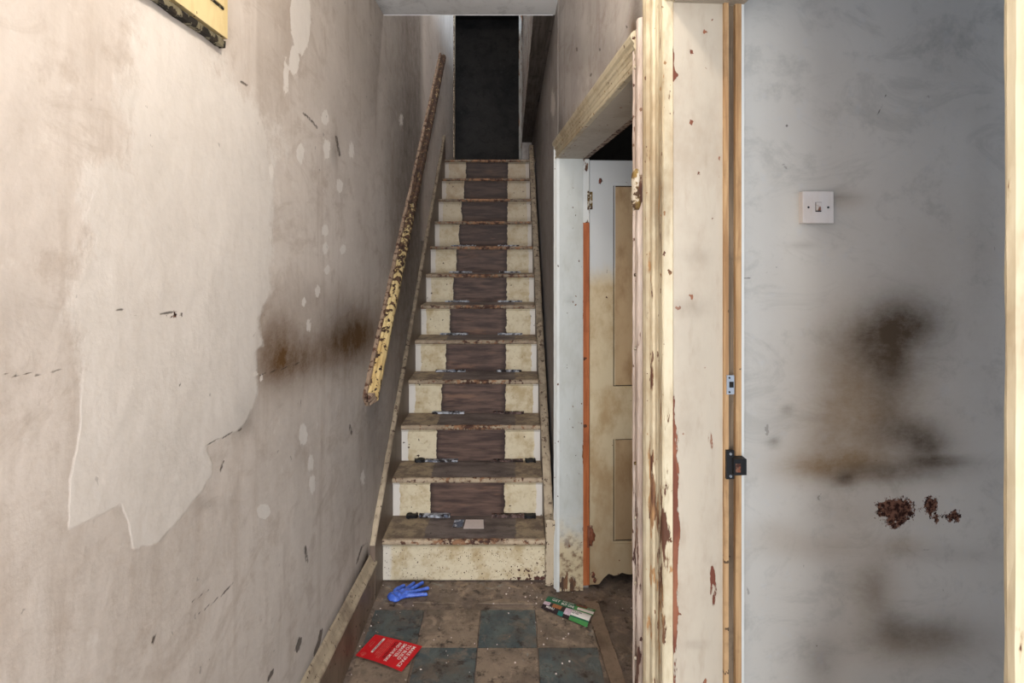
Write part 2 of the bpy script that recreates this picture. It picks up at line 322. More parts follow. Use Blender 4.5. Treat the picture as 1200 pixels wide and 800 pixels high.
# ------------------------------------------------------------------ mesh helpers
def link(name, verts, faces, mat, parent=None, smooth=False, mats=None, mi=None):
    me = bpy.data.meshes.new(name); me.from_pydata([tuple(v) for v in verts], [], faces); me.update()
    for m in (mats or [mat]): me.materials.append(m)
    if mi is not None:
        me.polygons.foreach_set('material_index', mi)
    if smooth: me.polygons.foreach_set('use_smooth', [True]*len(me.polygons))
    o = bpy.data.objects.new(name, me); C.objects.link(o)
    if parent is not None:
        o.parent = parent; o.matrix_parent_inverse = parent.matrix_basis.inverted()
    return o
def setattr_(o, name, arr):
    a = o.data.attributes.new(name, 'FLOAT', 'POINT'); a.data.foreach_set('value', np.asarray(arr, dtype=np.float32))
def tag(o, label=None, cat=None, group=None, kind=None):
    if label: o['label'] = label
    if cat: o['category'] = cat
    if group: o['group'] = group
    if kind: o['kind'] = kind
    return o
def empty(name, loc, label=None, cat=None, group=None, kind=None):
    o = bpy.data.objects.new(name, None); C.objects.link(o); o.location = loc; o.empty_display_size = 0.05
    return tag(o, label, cat, group, kind)
def struct(o): o['kind'] = 'structure'; return o

def seglist(a, b, step, rim=0.006):
    L = b-a; n = max(1, int(round(abs(L)/step)))
    s = [a+L*i/n for i in range(n+1)]
    if rim and abs(L) > 4*rim:
        sg = 1 if L > 0 else -1
        s = [s[0], a+sg*rim] + [q for q in s[1:-1] if abs(q-a) > 1.5*rim and abs(b-q) > 1.5*rim] + [b-sg*rim, s[-1]]
    return s
def slab(name, fr, a, b, mat, parent=None, step=0.03, bevel=True, fields=None, warp=None, jitter=0.0):
    """closed box between corners a and b in frame fr, each face a grid; carries 'edge' attribute"""
    ax = [seglist(a[i], b[i], step) for i in range(3)]
    idx = {}; V = []; ED = []
    def key(i, j, k):
        if (i, j, k) in idx: return idx[(i, j, k)]
        p = [ax[0][i], ax[1][j], ax[2][k]]
        dists = sorted(min(abs(p[q]-a[q]), abs(b[q]-p[q])) for q in range(3))
        ED.append(math.exp(-dists[1]/0.004))
        if warp: p = warp(p)
        if jitter and dists[1] < 1e-6: p = [q+random.uniform(-jitter, jitter) for q in p]
        idx[(i, j, k)] = len(V); V.append(fr(*p)); return idx[(i, j, k)]
    n = [len(q) for q in ax]; Fc = []
    for (d, e, f) in ((0, 1, 2), (1, 2, 0), (2, 0, 1)):
        for side in (0, n[f]-1):
            for i in range(n[d]-1):
                for j in range(n[e]-1):
                    q = []
                    for (ii, jj) in ((i, j), (i+1, j), (i+1, j+1), (i, j+1)):
                        t = [0, 0, 0]; t[d] = ii; t[e] = jj; t[f] = side; q.append(key(*t))
                    Fc.append(q if side else q[::-1])
    o = link(name, V, Fc, mat, parent)
    setattr_(o, 'edge', ED)
    if fields: apply_fields(o, fields)
    return o
def extrude(name, prof, fr, z0, z1, mat, parent=None, step=0.05, axis='z', closed=True, wob=0.0, edgeids=None):
    """profile in (a,b) swept along z (axis 'z': fr(a,b,t)); axis 'u': fr(t,a,b)"""
    n = max(1, int(abs(z1-z0)/step)); V = []; Fc = []; m = len(prof)
    for i in range(n+1):
        t = z0+(z1-z0)*i/n
        for (p, q) in prof:
            w1 = random.uniform(-wob, wob); w2 = random.uniform(-wob, wob)
            V.append(fr(p+w1, q+w2, t) if axis == 'z' else fr(t, p+w1, q+w2))
    for i in range(n):
        for j in range(m):
            k = (j+1) % m
            Fc.append([i*m+j, i*m+k, (i+1)*m+k, (i+1)*m+j])
    Fc.append(list(range(m))[::-1]); Fc.append([n*m+j for j in range(m)])
    o = link(name, V, Fc, mat, parent)
    bm = bmesh.new(); bm.from_mesh(o.data); bmesh.ops.recalc_face_normals(bm, faces=bm.faces); bm.to_mesh(o.data); bm.free()
    return o
def cyl(name, p0, p1, r, mat, parent=None, seg=16, r2=None):
    p0 = Vector(p0); p1 = Vector(p1); d = (p1-p0).normalized(); a = d.orthogonal().normalized(); b = d.cross(a)
    V = []; 
    for (p, rr) in ((p0, r), (p1, r2 if r2 else r)):
        for i in range(seg):
            t = 2*math.pi*i/seg; V.append(p+a*rr*math.cos(t)+b*rr*math.sin(t))
    Fc = [[i, (i+1) % seg, seg+(i+1) % seg, seg+i] for i in range(seg)] + [list(range(seg))[::-1], list(range(seg, 2*seg))]
    return link(name, V, Fc, mat, parent)

# ---- stain fields, with some painted light and shade, given where they sit
def project(o):
    n = len(o.data.vertices); co = np.empty(n*3, dtype=np.float32); o.data.vertices.foreach_get('co', co); co = co.reshape(-1, 3)
    co = co + np.array((o.matrix_basis @ Vector((0, 0, 0))))*0
    y = np.maximum(co[:, 1], 0.25)
    return 600+F*co[:, 0]/y, H-F*(co[:, 2]-E)/y, co
def gauss(px, py, L):
    r = np.zeros_like(px)
    for (cx, cy, rx, ry, a) in L:
        r += a*np.exp(-((px-cx)/rx)**2-((py-cy)/ry)**2)
    return r
def sdpoly(px, py, P):
    P = np.array(P, float); d = np.full(px.shape, 1e9); ins = np.zeros(px.shape, bool)
    for i in range(len(P)):
        a = P[i]; b = P[(i+1) % len(P)]; e = b-a
        t = np.clip(((px-a[0])*e[0]+(py-a[1])*e[1])/(e@e), 0, 1)
        d = np.minimum(d, np.hypot(px-a[0]-t*e[0], py-a[1]-t*e[1]))
        c = ((a[1] > py) != (b[1] > py)) & (px < (b[0]-a[0])*(py-a[1])/((b[1]-a[1]) or 1e-9)+a[0]); ins ^= c
    return np.where(ins, d, -d)
def sdell(px, py, L):
    r = np.full(px.shape, -30.0)
    for (cx, cy, rx, ry) in L:
        r = np.maximum(r, (1-np.hypot((px-cx)/rx, (py-cy)/ry))*min(rx, ry))
    return r
def sdline(px, py, L):
    r = np.full(px.shape, -30.0)
    for (w_, *pts) in L:
        for a, b in zip(pts[:-1], pts[1:]):
            ex, ey = b[0]-a[0], b[1]-a[1]; t = np.clip(((px-a[0])*ex+(py-a[1])*ey)/(ex*ex+ey*ey), 0, 1)
            r = np.maximum(r, w_-np.hypot(px-a[0]-t*ex, py-a[1]-t*ey))
    return r
def apply_fields(o, fd):
    px, py, co = project(o)
    for k, fn in fd.items(): setattr_(o, k, fn(px, py, co))

def gridwall(name, fr, us, vs, mat, hole=None, fields=None, back=None, parent=None):
    """wall face as a grid fr(u, 0, v); back = thickness gives the wall a closed back"""
    V = []; Fc = []; nu, nv = len(us), len(vs)
    for u in us:
        for v in vs: V.append(fr(u, 0, v))
    for i in range(nu-1):
        for j in range(nv-1):
            cu, cv = (us[i]+us[i+1])/2, (vs[j]+vs[j+1])/2
            if hole and hole(cu, cv): continue
            Fc.append([i*nv+j, (i+1)*nv+j, (i+1)*nv+j+1, i*nv+j+1])
    if back:
        b0 = len(V); ku = [us[0], us[-1]]
        for u in ku:
            for v in (vs[0], vs[-1]): V.append(fr(u, back, v))
        a, b, c, d = b0, b0+1, b0+2, b0+3
        Fc.append([a, b, d, c])
        lo = [i_*nv for i_ in range(nu)]; hi = [i_*nv+nv-1 for i_ in range(nu)]
        Fc.append([j_ for j_ in range(nv)]+[b, a]); Fc.append([(nu-1)*nv+j_ for j_ in range(nv)][::-1]+[c, d])
        Fc.append(lo[::-1]+[a, c]); Fc.append(hi+[d, b])
    o = link(name, V, Fc, mat, parent)
    if back:
        bm = bmesh.new(); bm.from_mesh(o.data); bmesh.ops.recalc_face_normals(bm, faces=bm.faces); bm.to_mesh(o.data); bm.free()
    if fields: apply_fields(o, fields)
    return struct(o)
def geo(a, b, ratio):
    r = [a]
    while r[-1] < b: r.append(r[-1]*ratio)
    r[-1] = b; return r
def ln(a, b, n): return [a+(b-a)*i/n for i in range(n+1)]

# ------------------------------------------------------------------ LEFT WALL
LX = -0.625
patch = [(150, -60), (146, 60), (142, 140), (138, 185), (106, 196), (96, 260), (92, 330), (96, 420), (92, 500), (80, 560), (80, 620), (112, 605), (142, 588), (150, 612), (155, 642), (184, 636),
         (214, 604), (236, 576), (249, 556), (250, 545), (240, 522), (262, 512), (284, 501), (302, 462), (300, 412), (309, 405), (304, 372), (318, 345), (322, 250), (324, 148), (290, 112), (262, 80), (238, 30), (228, -60)]
flecks = [(381, 138, 4, 9), (383, 175, 4, 13), (352, 180, 4.5, 12), (398, 218, 4, 8), (412, 176, 3, 10), (381, 270, 4, 7), (381, 291, 3.5, 7), (402, 292, 3.5, 6), (383, 316, 3, 5), (372, 341, 3, 7), (362, 381, 2.5, 8),
          (355, 509, 5, 12), (364, 542, 3.5, 10), (366, 567, 3.5, 11), (309, 599, 8, 9), (356, 354, 3, 5), (335, 90, 3, 20), (318, 200, 2.5, 12), (470, 140, 2, 7), (300, 438, 2.5, 3), (306, 444, 1.5, 4), (425, 560, 2.5, 8)]
us = geo(0.30, 6.0, 1.0105); us = [-1.9, -1.2, -0.6, 0.0, 0.15] + us
def LWf(u, d, z): return Vector((LX-d, u, z))
fieldsL = {
    'patch': lambda x, y, c: sdpoly(x, y, patch)*np.where(y > 470, 1, np.where(x < 180, .14+.86*np.clip((y-430)/40, 0, 1), np.where((y > 365), 1, .16+.5*np.clip((y-200)/165, 0, 1)))),
    'fleck': lambda x, y, c: np.maximum(sdell(x, y, flecks), sdell(x, y, [(352, 20, 16, 60), (345, 70, 10, 30)])-4),
    'stain_glow': lambda x, y, c: gauss(x, y, [(325, 390, 32, 32, .6), (350, 420, 60, 26, .48), (325, 442, 40, 28, .48), (402, 402, 34, 30, .65), (425, 385, 24, 30, .6), (362, 350, 60, 26, .25), (300, 60, 40, 90, .22), (285, 170, 18, 30, .2), (180, 660, 4, 26, .5)]) * np.where(x < 300, 0.12, 1),
    'grime_shade': lambda x, y, c: gauss(x, y, [(288, 475, 12, 22, .45), (276, 500, 16, 10, .3), (480, 300, 40, 220, .12), (430, 120, 60, 160, .12), (415, 560, 26, 160, .15), (400, 380, 26, 34, .3), (440, 500, 16, 60, .25), (240, 590, 22, 8, .15), (392, 175, 5, 20, .3), (20, 370, 60, 30, .10)])
             + np.clip(1-(c[:, 2]-0.20)/0.06, 0, 1)*0.35 + np.where(c[:, 1] < 2.42, np.clip(1-(c[:, 2]-0.19)/0.10, 0, 1)*0.75, 0) + np.clip((c[:, 1]-2.3)/1.0, 0, 1)*0.50 - np.clip((c[:, 1]-3.75)/0.25, 0, 1)*.75*(c[:, 2] > 1.6),  # darker up the stairs, then lightened: landing daylight put into the colour
    'hole': lambda x, y, c: sdell(x, y, [(204, 370, 12, 6), (387, 176, 2, 8)])-4,
    'crack': lambda x, y, c: sdline(x, y, [(1.5, (135, 362), (150, 364)), (1.2, (150, 368), (160, 368)), (1.6, (188, 367), (214, 366)), (1.0, (0, 438), (40, 437), (85, 432)), (.8, (10, 441), (60, 439)), (1.0, (232, 720), (262, 695), (276, 680)), (.8, (225, 705), (245, 690)),
                                             (2.0, (377, 737), (374, 752), (368, 768)), (1.6, (358, 640), (360, 658)), (1.4, (183, 740), (178, 756)), (2.0, (320, 785), (314, 797)), (2.6, (352, 748), (348, 762)), (1.2, (355, 132), (364, 140), (372, 150)), (1.4, (394, 160), (398, 182)), (1.6, (283, 96), (289, 100)),
                                             (.9, (302, 440), (330, 432), (350, 425)), (1.1, (283, 502), (262, 512), (239, 522)), (.7, (113, 393), (108, 402)), (1.2, (262, 540), (258, 552)), (1.4, (410, 498), (412, 508)), (1.0, (418, 660), (424, 640), (430, 636))]),
}
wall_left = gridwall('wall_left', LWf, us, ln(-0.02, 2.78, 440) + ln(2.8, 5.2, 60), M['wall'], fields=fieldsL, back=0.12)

# ------------------------------------------------------------------ FLOOR
fl = struct(link('floor', [(-1.0, -2.0, -0.006), (2.9, -2.0, -0.006), (2.9, 4.2, -0.006), (-1.0, 4.2, -0.006), (-1.0, -2.0, -0.1), (2.9, -2.0, -0.1), (2.9, 4.2, -0.1), (-1.0, 4.2, -0.1)],
            [[0, 1, 2, 3], [7, 6, 5, 4], [0, 4, 5, 1], [1, 5, 6, 2], [2, 6, 7, 3], [3, 7, 4, 0]], M['floor']))
T = 0.233; y_top = 2.372
def tile_mesh(nm, w_, h_, seed):
    random.seed(seed); bm = bmesh.new(); pts = []
    n = 5
    def e(p, q):
        for i in range(n):
            t = i/n; j = random.uniform(-.0012, .0012); pts.append((p[0]+(q[0]-p[0])*t+j, p[1]+(q[1]-p[1])*t+j))
    g = 0.0016
    e((g, g), (w_-g, g)); e((w_-g, g), (w_-g, h_-g)); e((w_-g, h_-g), (g, h_-g)); e((g, h_-g), (g, g))
    c = (w_/2, h_/2)
    top = [bm.verts.new((p[0]+(c[0]-p[0])*.01, p[1]+(c[1]-p[1])*.01, 0)) for p in pts]; bot = [bm.verts.new((p[0], p[1], -0.0045)) for p in pts]
    bm.faces.new(top); bm.faces.new(bot[::-1])
    for i in range(len(pts)):
        k = (i+1) % len(pts); bm.faces.new([bot[i], bot[k], top[k], top[i]])
    me = bpy.data.meshes.new(nm); bm.to_mesh(me); bm.free(); return me
tm = [tile_mesh('floor_tile', T, T, s) for s in range(3)]
tmat = []
for q in ('tile_teal', 'tile_brown'):
    for m_ in tm:
        c_ = m_.copy(); c_.materials.append(M[q]); tmat.append(c_)
narrow = [tile_mesh('floor_tile', 0.213, T, 9) for _ in range(2)]
narrow[0].materials.append(M['tile_teal']); narrow[1].materials.append(M['tile_brown'])
half = [tile_mesh('floor_tile', 0.19, T, 11) for _ in range(2)]
half[0].materials.append(M['tile_teal']); half[1].materials.append(M['tile_brown'])
xs = [-0.134-T-0.231, -0.134-T, -0.134, 0.099]
random.seed(12)
for r_ in range(18):
    y = y_top-(r_+1)*T*0.97
    for c_ in range(5):
        x = -0.600 if c_ == 0 else xs[c_] if c_ < 4 else 0.099+T
        teal = (r_+c_) % 2 == 0
        if c_ == 4 and WF(y/math.cos(th), .10, 0).x < x+.05: continue
        me = tmat[(0 if teal else 3)+random.randrange(3)]
        if c_ == 0: me = tile_me = (narrow[0] if teal else narrow[1])
        if c_ == 4: me = half[0 if teal else 1]
        o = bpy.data.objects.new('floor_tile', me); C.objects.link(o); o.parent = fl
        if c_ == 0: x = -0.585; 
        o.location = (x, y, random.uniform(-0.0006, 0.0006)); o.scale = (1, 0.97, 1)
# torn remains of tiles between the last row and the stairs
for (pts) in ([(452, 706), (462, 699), (470, 708)], [(484, 705), (494, 698), (510, 706)], [(512, 706), (522, 700), (533, 706)], [(560, 706), (590, 701), (628, 707)]):
    P = [onZ(px, py, 0.0) for px, py in pts]
    n = len(P); link('floor_tile_shard', [p for p in P]+[p-Vector((0, 0, .005)) for p in P], [list(range(n)), list(range(n, 2*n))[::-1]]+[[i, (i+1) % n, n+(i+1) % n, n+i] for i in range(n)], M['tile_brown'], fl)
# worn sill strip along the doorway
thr = slab('threshold_strip', WF, (1.30, 0.10, -0.005), (2.42, 0.155, 0.006), M['skirt'], fl, 0.04, jitter=.0015)
# sweepings: flakes of paint and plaster strewn over the floor
random.seed(21); V = []; Fc = []; mi = []
def flake(x, y, z, s):
    a0 = random.uniform(0, 6.28); k = random.randint(4, 6); b = len(V)
    for h_ in (0.0018, 0):
        for i in range(k):
            a = a0+i*6.28/k; r = s*random.uniform(.5, 1); V.append((x+r*math.cos(a), y+r*math.sin(a), z+h_+(random.uniform(0, .001) if h_ else 0)))
    Fc.append(list(range(b, b+k))); Fc.append(list(range(b+k, b+2*k))[::-1])
    for i in range(k): Fc.append([b+i, b+(i+1) % k, b+k+(i+1) % k, b+k+i][::-1])
    m_ = random.choice([0, 0, 1, 2, 2]); mi.extend([m_]*(k+2))
for _ in range(260):
    y = random.uniform(1.5, 2.56); x = random.uniform(-.58, .2) if random.random() < .6 else (random.choice([-.59, .2])+random.gauss(0, .03))
    if x < -.6 or x > .34: continue
    flake(x, y, 0.0005, random.choice([.0015, .002, .003, .0045]))
for _ in range(60): flake(random.uniform(.2, .8), random.uniform(1.9, 2.5), -.005, random.choice([.002, .004]))
for _ in range(45): flake(random.uniform(-.04, .15), random.uniform(2.4, 2.56), 0.0, random.choice([.0015, .003, .005]))
tag(link('paint_flakes', V, Fc, None, mats=[M['palecard'], M['skirt'], M['floor']], mi=mi), 'small paint and plaster flakes scattered over the worn hall floor', 'debris', kind='stuff')

# ------------------------------------------------------------------ SKIRTING on the left
def skw(p):
    k = min(max((2.45-p[1])/0.75, 0), 1.6)
    return [p[0], p[1], p[2]*(1+0.30*k) if p[2] > 0.02 else p[2]]
sk = empty('baseboard_left', (LX, 2.4, 0), kind='structure')
slab('board', ID, (LX, -1.85, -0.004), (-0.603, 2.545, 0.148), M['skirt'], sk, 0.04, warp=skw)
prof = [(LX, .150), (-.598, .150), (-.594, .156), (-.597, .163), (-.606, .169), (-.612, .178), (-.618, .192), (LX, .198)]
mo = extrude('moulding', prof, lambda t, a, b: Vector(skw([a, t, b])), -1.85, 2.45, M['skirttop'], sk, 0.05, axis='u', wob=.0008)

# ------------------------------------------------------------------ RIGHT WALL (askew) with two doorways
D1a, D1b, D2a, D2b = 0.385, 1.055, 1.275, 2.502       # openings, along the wall
HD1, HD2, CZ = 2.008, 1.948, 2.68
def hole(u, v): return (D1a < u < D1b and v < HD1) or (D2a < u < D2b and v < HD2)
usR = sorted(set([-1.9, -1.2, -0.5, 0.0] + ln(0.05, D1a, 16) + ln(D1a, D1b, 12) + ln(D1b, D2a, 22) + ln(D2a, D2b, 110) + [2.52, 2.535]))
vsR = sorted(set(ln(-0.01, HD2, 60) + ln(HD2, HD1, 8) + ln(HD1, CZ+.1, 90)))
def gR(x, y, c): return gauss(x, y, [(640, 120, 14, 90, .5), (700, 60, 50, 22, .2), (655, 150, 10, 20, .4), (747, 20, 8, 60, .6)])
wall_right = gridwall('wall_right', WF, usR, vsR, M['wall_r'], hole,
    {'grime_shade': gR, 'stain_glow': lambda x, y, c: gauss(x, y, [(690, 80, 40, 12, .12), (743, 35, 6, 20, .8)]),
     'crack': lambda x, y, c: sdline(x, y, [(.9, (676, 56), (676, 60)), (1.0, (692, 89), (693, 86)), (.8, (703, 57), (703, 59)), (1.0, (733, 31), (735, 32))])})
# side wall beside the stairs
SRX = 0.2095
def SW(u, d, z): return Vector((SRX+d, u, z))
wall_stairs = gridwall('wall_stairs_right', SW, ln(2.535, 6.0, 90), ln(-0.01, CZ, 110), M['wall_r'], None,
    {'grime_shade': lambda x, y, c: 0.30+gauss(x, y, [(630, 300, 10, 200, .25), (627, 160, 10, 50, .3)]), 'stain_glow': lambda x, y, c: gauss(x, y, [(640, 560, 8, 60, .6)]),
     'fleck': lambda x, y, c: sdell(x, y, [(648, 122, 3, 18)])-0.5}, back=0.14)

# thickness of the right wall between, above and around the doorways (wall core)
def core(u0, u1, z0, z1): return struct(slab('wall_core', WF, (u0, 0.004, z0), (u1, 0.10, z1), M['wall_r'], wall_right, 0.3, False))
core(-1.9, D1a-0.005, -0.01, CZ); core(D1b+0.02, D2a-0.005, -0.01, CZ); core(D1a-0.005, D1b+0.02, HD1+0.03, CZ); core(D2a-0.005, D2b+.03, HD2+0.03, CZ)
core(D2b+.03, D2b+.05, -.01, CZ)

# ------------------------------------------------------------------ DOORWAY 1 (front room): lining, rebate, architraves
d1 = empty('door_1', WF(D1b, 0, 0), kind='structure')
LT = 0.094
def chipL(x, y, c):
    g = gauss(x, y, [(790, 540, 7, 70, .85), (790, 690, 8, 140, 1.0), (788, 88, 12, 5, 1.3), (787, 60, 4, 26, 1.0), (834, 450, 5, 60, .8), (834, 690, 6, 50, .9), (790, 610, 6, 30, .6), (815, 500, 60, 400, .22)])
    return g
slab('lining', WF, (D1b, -0.002, 0), (D1b+0.022, LT, HD1), M['lining'], d1, 0.008, fields={'chip': chipL, 'grime_shade': lambda x, y, c: gauss(x, y, [(815, 300, 20, 8, .3), (810, 360, 25, 10, .35), (812, 400, 20, 60, .15), (806, 500, 14, 20, .2), (815, 755, 12, 5, .45), (800, 470, 30, 180, .08)])})
st_ = slab('door_stop', WF, (D1b-0.006, LT, 0), (D1b+0.022, LT+0.009, HD1), M['rawwood'], d1, 0.03)
slab('rebate', WF, (D1b+0.006, LT+0.009, 0), (D1b+0.022, LT+0.024, HD1), M['greywood'], d1, 0.03)
slab('frame_edge', WF, (D1b-0.003, LT+0.024, 0), (D1b+0.022, LT+0.0355, HD1), M['rawwood'], d1, 0.03)
slab('edge_bead', WF, (D1b-0.001, LT+0.0355, 0), (D1b+0.022, LT+0.041, HD1), M['bluewhite'], d1, 0.03)
slab('head_lining', WF, (D1a-0.02, -0.002, HD1), (D1b+0.022, LT+0.041, HD1+0.025), M['lining'], d1, 0.03)
slab('near_lining', WF, (D1a-0.02, -0.002, 0), (D1a, LT+0.041, HD1), M['lining'], d1, 0.03)
def archprof(w_, s=1, t=0.028):
    """moulded casing section: (distance from the opening, projection into the hall)"""
    P = [(0, 0), (0, .55), (.04, .62), (.10, .62), (.13, .50), (.17, .48), (.20, .55), (.34, .56), (.37, .48), (.41, .55), (.50, .60), (.53, .72), (.60, .78), (.64, .70), (.68, .74), (.74, .92), (.84, 1.0), (.93, .96), (.97, .85), (1.0, .70), (1.0, 0)]
    return [(a*w_*s, -b*t) for a, b in P]
def vcasing(name, u, w_, s, z1, mat, parent, t=0.028, fields=None, wob=.0004):
    o = extrude(name, [(u+a, b) for a, b in archprof(w_, s, t)], WF, 0, z1, mat, parent, 0.03, wob=wob)
    if fields: apply_fields(o, fields)
    return o
vcasing('architrave', D1b+0.004, 0.098, 1, HD1+0.09, M['archi'], d1, 0.034, {'chip': lambda x, y, c: gauss(x, y, [(780, 560, 8, 160, .6), (768, 720, 16, 140, .5), (762, 480, 4, 200, .4), (777, 60, 5, 24, .5), (770, 240, 8, 50, .35)]), 'grime_shade': lambda x, y, c: gauss(x, y, [(772, 245, 10, 55, .9), (757, 300, 3, 300, .5), (765, 700, 14, 160, .35)])})
vcasing('near_architrave', D1a-0.004, 0.10, -1, HD1+0.09, M['archi'], d1, 0.03)
extrude('head_architrave', [(b, HD1+0.004+a) for a, b in archprof(0.09, 1, .03)], WF, D1a-.09, D1b+.09, M['archi'], d1, 0.05, axis='u')
# strike plate and rim keep on the frame
kp = empty('strike_plate', WF(D1b, LT+.01, 1.2), 'small silver latch strike plate screwed into the front door frame rebate', 'latch plate')
zc = onY(845, 451, 1.05).z; zk = onY(849, 544, 1.05).z
slab('plate', WF, (D1b-0.0085, LT+0.004, zc-.018), (D1b-0.0062, LT+0.0185, zc+.018), M['metal'], kp, .02)
slab('latch_hole', WF, (D1b-0.0096, LT+.009, zc-.005), (D1b-0.0084, LT+0.017, zc+.006), M['dark'], kp, .02)
for dz in (-.0135, .0135): cyl('screw_head', WF(D1b-.0098, LT+.009, zc+dz), WF(D1b-.008, LT+.009, zc+dz), .0018, M['black'], kp, 10)
rk = empty('rim_lock_keep', WF(D1b, LT+.02, 1.05), 'black metal lock keep mounted lower on the bare wooden door frame', 'lock keep')
slab('backplate', WF, (D1b-0.012, LT+0.002, zk-.027), (D1b-0.006, LT+0.017, zk+.027), M['black'], rk, .02)
slab('keep_box', WF, (D1b-0.022, LT+0.012, zk-.016), (D1b-0.004, LT+0.036, zk+.014), M['black'], rk, .02)
slab('keep_opening', WF, (D1b-0.0232, LT+.0145, zk-.010), (D1b-0.0218, LT+.024, zk+.006), M['rust'], rk, .02)
for dz in (-.021, .021): cyl('screw_head', WF(D1b-.0136, LT+.0095, zk+dz), WF(D1b-.0118, LT+.0095, zk+dz), .0026, M['metal'], rk, 10)

# ------------------------------------------------------------------ FRONT ROOM behind doorway 1
GU = 1.13
def GW(u, d, z): return WF(GU+d, u, z)      # u to the right, d away
hs = [(1050, 598, 24, 17), (1091, 593, 11, 12), (1118, 605, 10, 7), (1097, 608, 7, 5), (1046, 611, 12, 8)]
fieldsG = {
    'stain_glow': lambda x, y, c: 0.10*np.clip((x-930)/60, 0, 1)*np.clip((y-150)/80, 0, 1)+gauss(x, y, [(1000, 430, 60, 60, .40), (1000, 500, 75, 45, .42), (985, 545, 75, 24, .55), (950, 548, 35, 12, .3), (1040, 450, 100, 120, .22), (950, 640, 70, 16, .30), (905, 622, 30, 14, .2), (1020, 690, 34, 50, .35), (1070, 755, 70, 24, .42), (1060, 640, 24, 12, .4), (985, 235, 26, 10, .3), (1110, 300, 60, 60, .15), (1000, 600, 60, 20, .2)]),  # the broad first term paints the warm lamp patch into the colour
    'grime_shade': lambda x, y, c: gauss(x, y, [(1062, 378, 46, 34, .85), (1022, 402, 46, 34, .62), (1045, 435, 36, 24, .55), (1040, 470, 26, 24, .35), (1062, 506, 40, 20, .70), (1088, 522, 28, 14, .6), (1045, 552, 72, 13, .65), (1100, 540, 40, 7, .6), (990, 561, 13, 8, .7), (1025, 690, 16, 24, .32), (1045, 735, 24, 22, .35), (1092, 745, 58, 22, .5), (960, 775, 24, 34, .35), (1120, 650, 50, 10, .16), (907, 518, 8, 6, .5), (922, 480, 8, 6, .4), (985, 230, 22, 5, .3), (940, 287, 16, 4, .22), (1110, 60, 70, 130, .22), (1150, 300, 20, 200, .12), (860, 700, 10, 120, .15)]),  # shade at the upper right put in among the dirt marks
    'hole': lambda x, y, c: sdell(x, y, hs)-1.5,
    'crack': lambda x, y, c: sdline(x, y, [(.7, (864, 322), (872, 327), (892, 322), (910, 313)), (1.0, (1038, 112), (1033, 124)), (.6, (1033, 124), (1028, 136), (1030, 148)), (.8, (932, 56), (941, 58)), (1.2, (942, 661), (944, 668)), (.9, (920, 145), (924, 150)), (.6, (1040, 150), (1062, 185)), (.6, (1000, 642), (1060, 640), (1110, 648)), (1.1, (955, 753), (957, 757)), (.8, (861, 616), (874, 611)), (1.4, (1085, 536), (1087, 542)), (1.3, (1028, 540), (1034, 543)), (1.5, (958, 126), (959, 128))]),
}
wall_front_room = gridwall('wall_front_room', GW, ln(0.10, 1.6, 210) + [2.4], ln(-0.01, CZ, 240), M['grey'], None, fieldsG)
# the partition between the two rooms (its face towards the rear room)
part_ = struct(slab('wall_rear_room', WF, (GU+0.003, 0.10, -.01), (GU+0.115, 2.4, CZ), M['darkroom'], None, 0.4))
# front room shell
struct(slab('wall_front_room_right', WF, (-1.6, 2.4, -.01), (GU+.115, 2.5, CZ), M['grey'], None, 0.5))
struct(slab('wall_front_room_back', WF, (-1.7, 0.10, -.01), (-1.6, 2.5, 0.7), M['grey'], None, 0.5))
struct(slab('ceiling_front_room', WF, (-1.7, 0.10, CZ), (GU+.115, 2.5, CZ+.1), M['ceil'], None, 0.5))
# rear room shell
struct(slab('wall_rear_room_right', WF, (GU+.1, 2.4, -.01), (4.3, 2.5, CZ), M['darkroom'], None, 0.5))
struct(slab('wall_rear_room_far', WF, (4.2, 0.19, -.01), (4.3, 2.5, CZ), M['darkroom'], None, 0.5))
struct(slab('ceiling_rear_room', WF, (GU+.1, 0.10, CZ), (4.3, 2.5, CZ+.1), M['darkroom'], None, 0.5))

# light switch
sw = empty('light_switch', onY(953, 243, 1.2), 'grubby cream single light switch plate on the grey wall', 'light switch')
def onG(px, py, d=0.0):
    # point of the grey wall (pushed d towards the viewer) seen at a pixel
    n_ = UD; k = (px-600)/F
    den = n_.x*k+n_.y; Y = (GU-d+W0.dot(n_))/den
    return Vector((k*Y, Y, E-(py-H)*Y/F))
p0 = onG(936, 262, 0); p1 = onG(972, 225, 0)
u0 = (p0-W0).dot(DD); u1 = (p1-W0).dot(DD); z0, z1 = p0.z, p1.z
def boxbevel(name, a, b, bev, mat, parent):
    o = slab(name, WF, a, b, mat, None, 1.0)
    o.data.attributes.remove(o.data.attributes['edge'])
    bm = bmesh.new()
    cs = [(x, y, z) for x in (a[0], b[0]) for y in (a[1], b[1]) for z in (a[2], b[2])]
    vs = [bm.verts.new(WF(*c)) for c in cs]
    bmesh.ops.convex_hull(bm, input=vs)
    bmesh.ops.dissolve_limit(bm, angle_limit=0.05, verts=bm.verts, edges=bm.edges)
    bmesh.ops.bevel(bm, geom=bm.edges[:], offset=bev, segments=2, affect='EDGES', profile=0.6)
    bm.to_mesh(o.data); bm.free()
    if parent: o.parent = parent; o.matrix_parent_inverse = parent.matrix_basis.inverted()
    return o
boxbevel('mounting_box', (GU-0.010, u0+.0005, z0+.0005), (GU+.001, u1-.0005, z1-.0005), .0006, M['plastic'], sw)
boxbevel('plate', (GU-0.014, u0, z0), (GU-0.0085, u1, z1), .0015, M['plastic'], sw)
uc, zc2 = (u0+u1)/2, (z0+z1)/2
slab('rocker_surround', WF, (GU-0.0147, uc-.0062, zc2-.009), (GU-0.0139, uc+.0062, zc2+.0105), M['dark'], sw, .02)
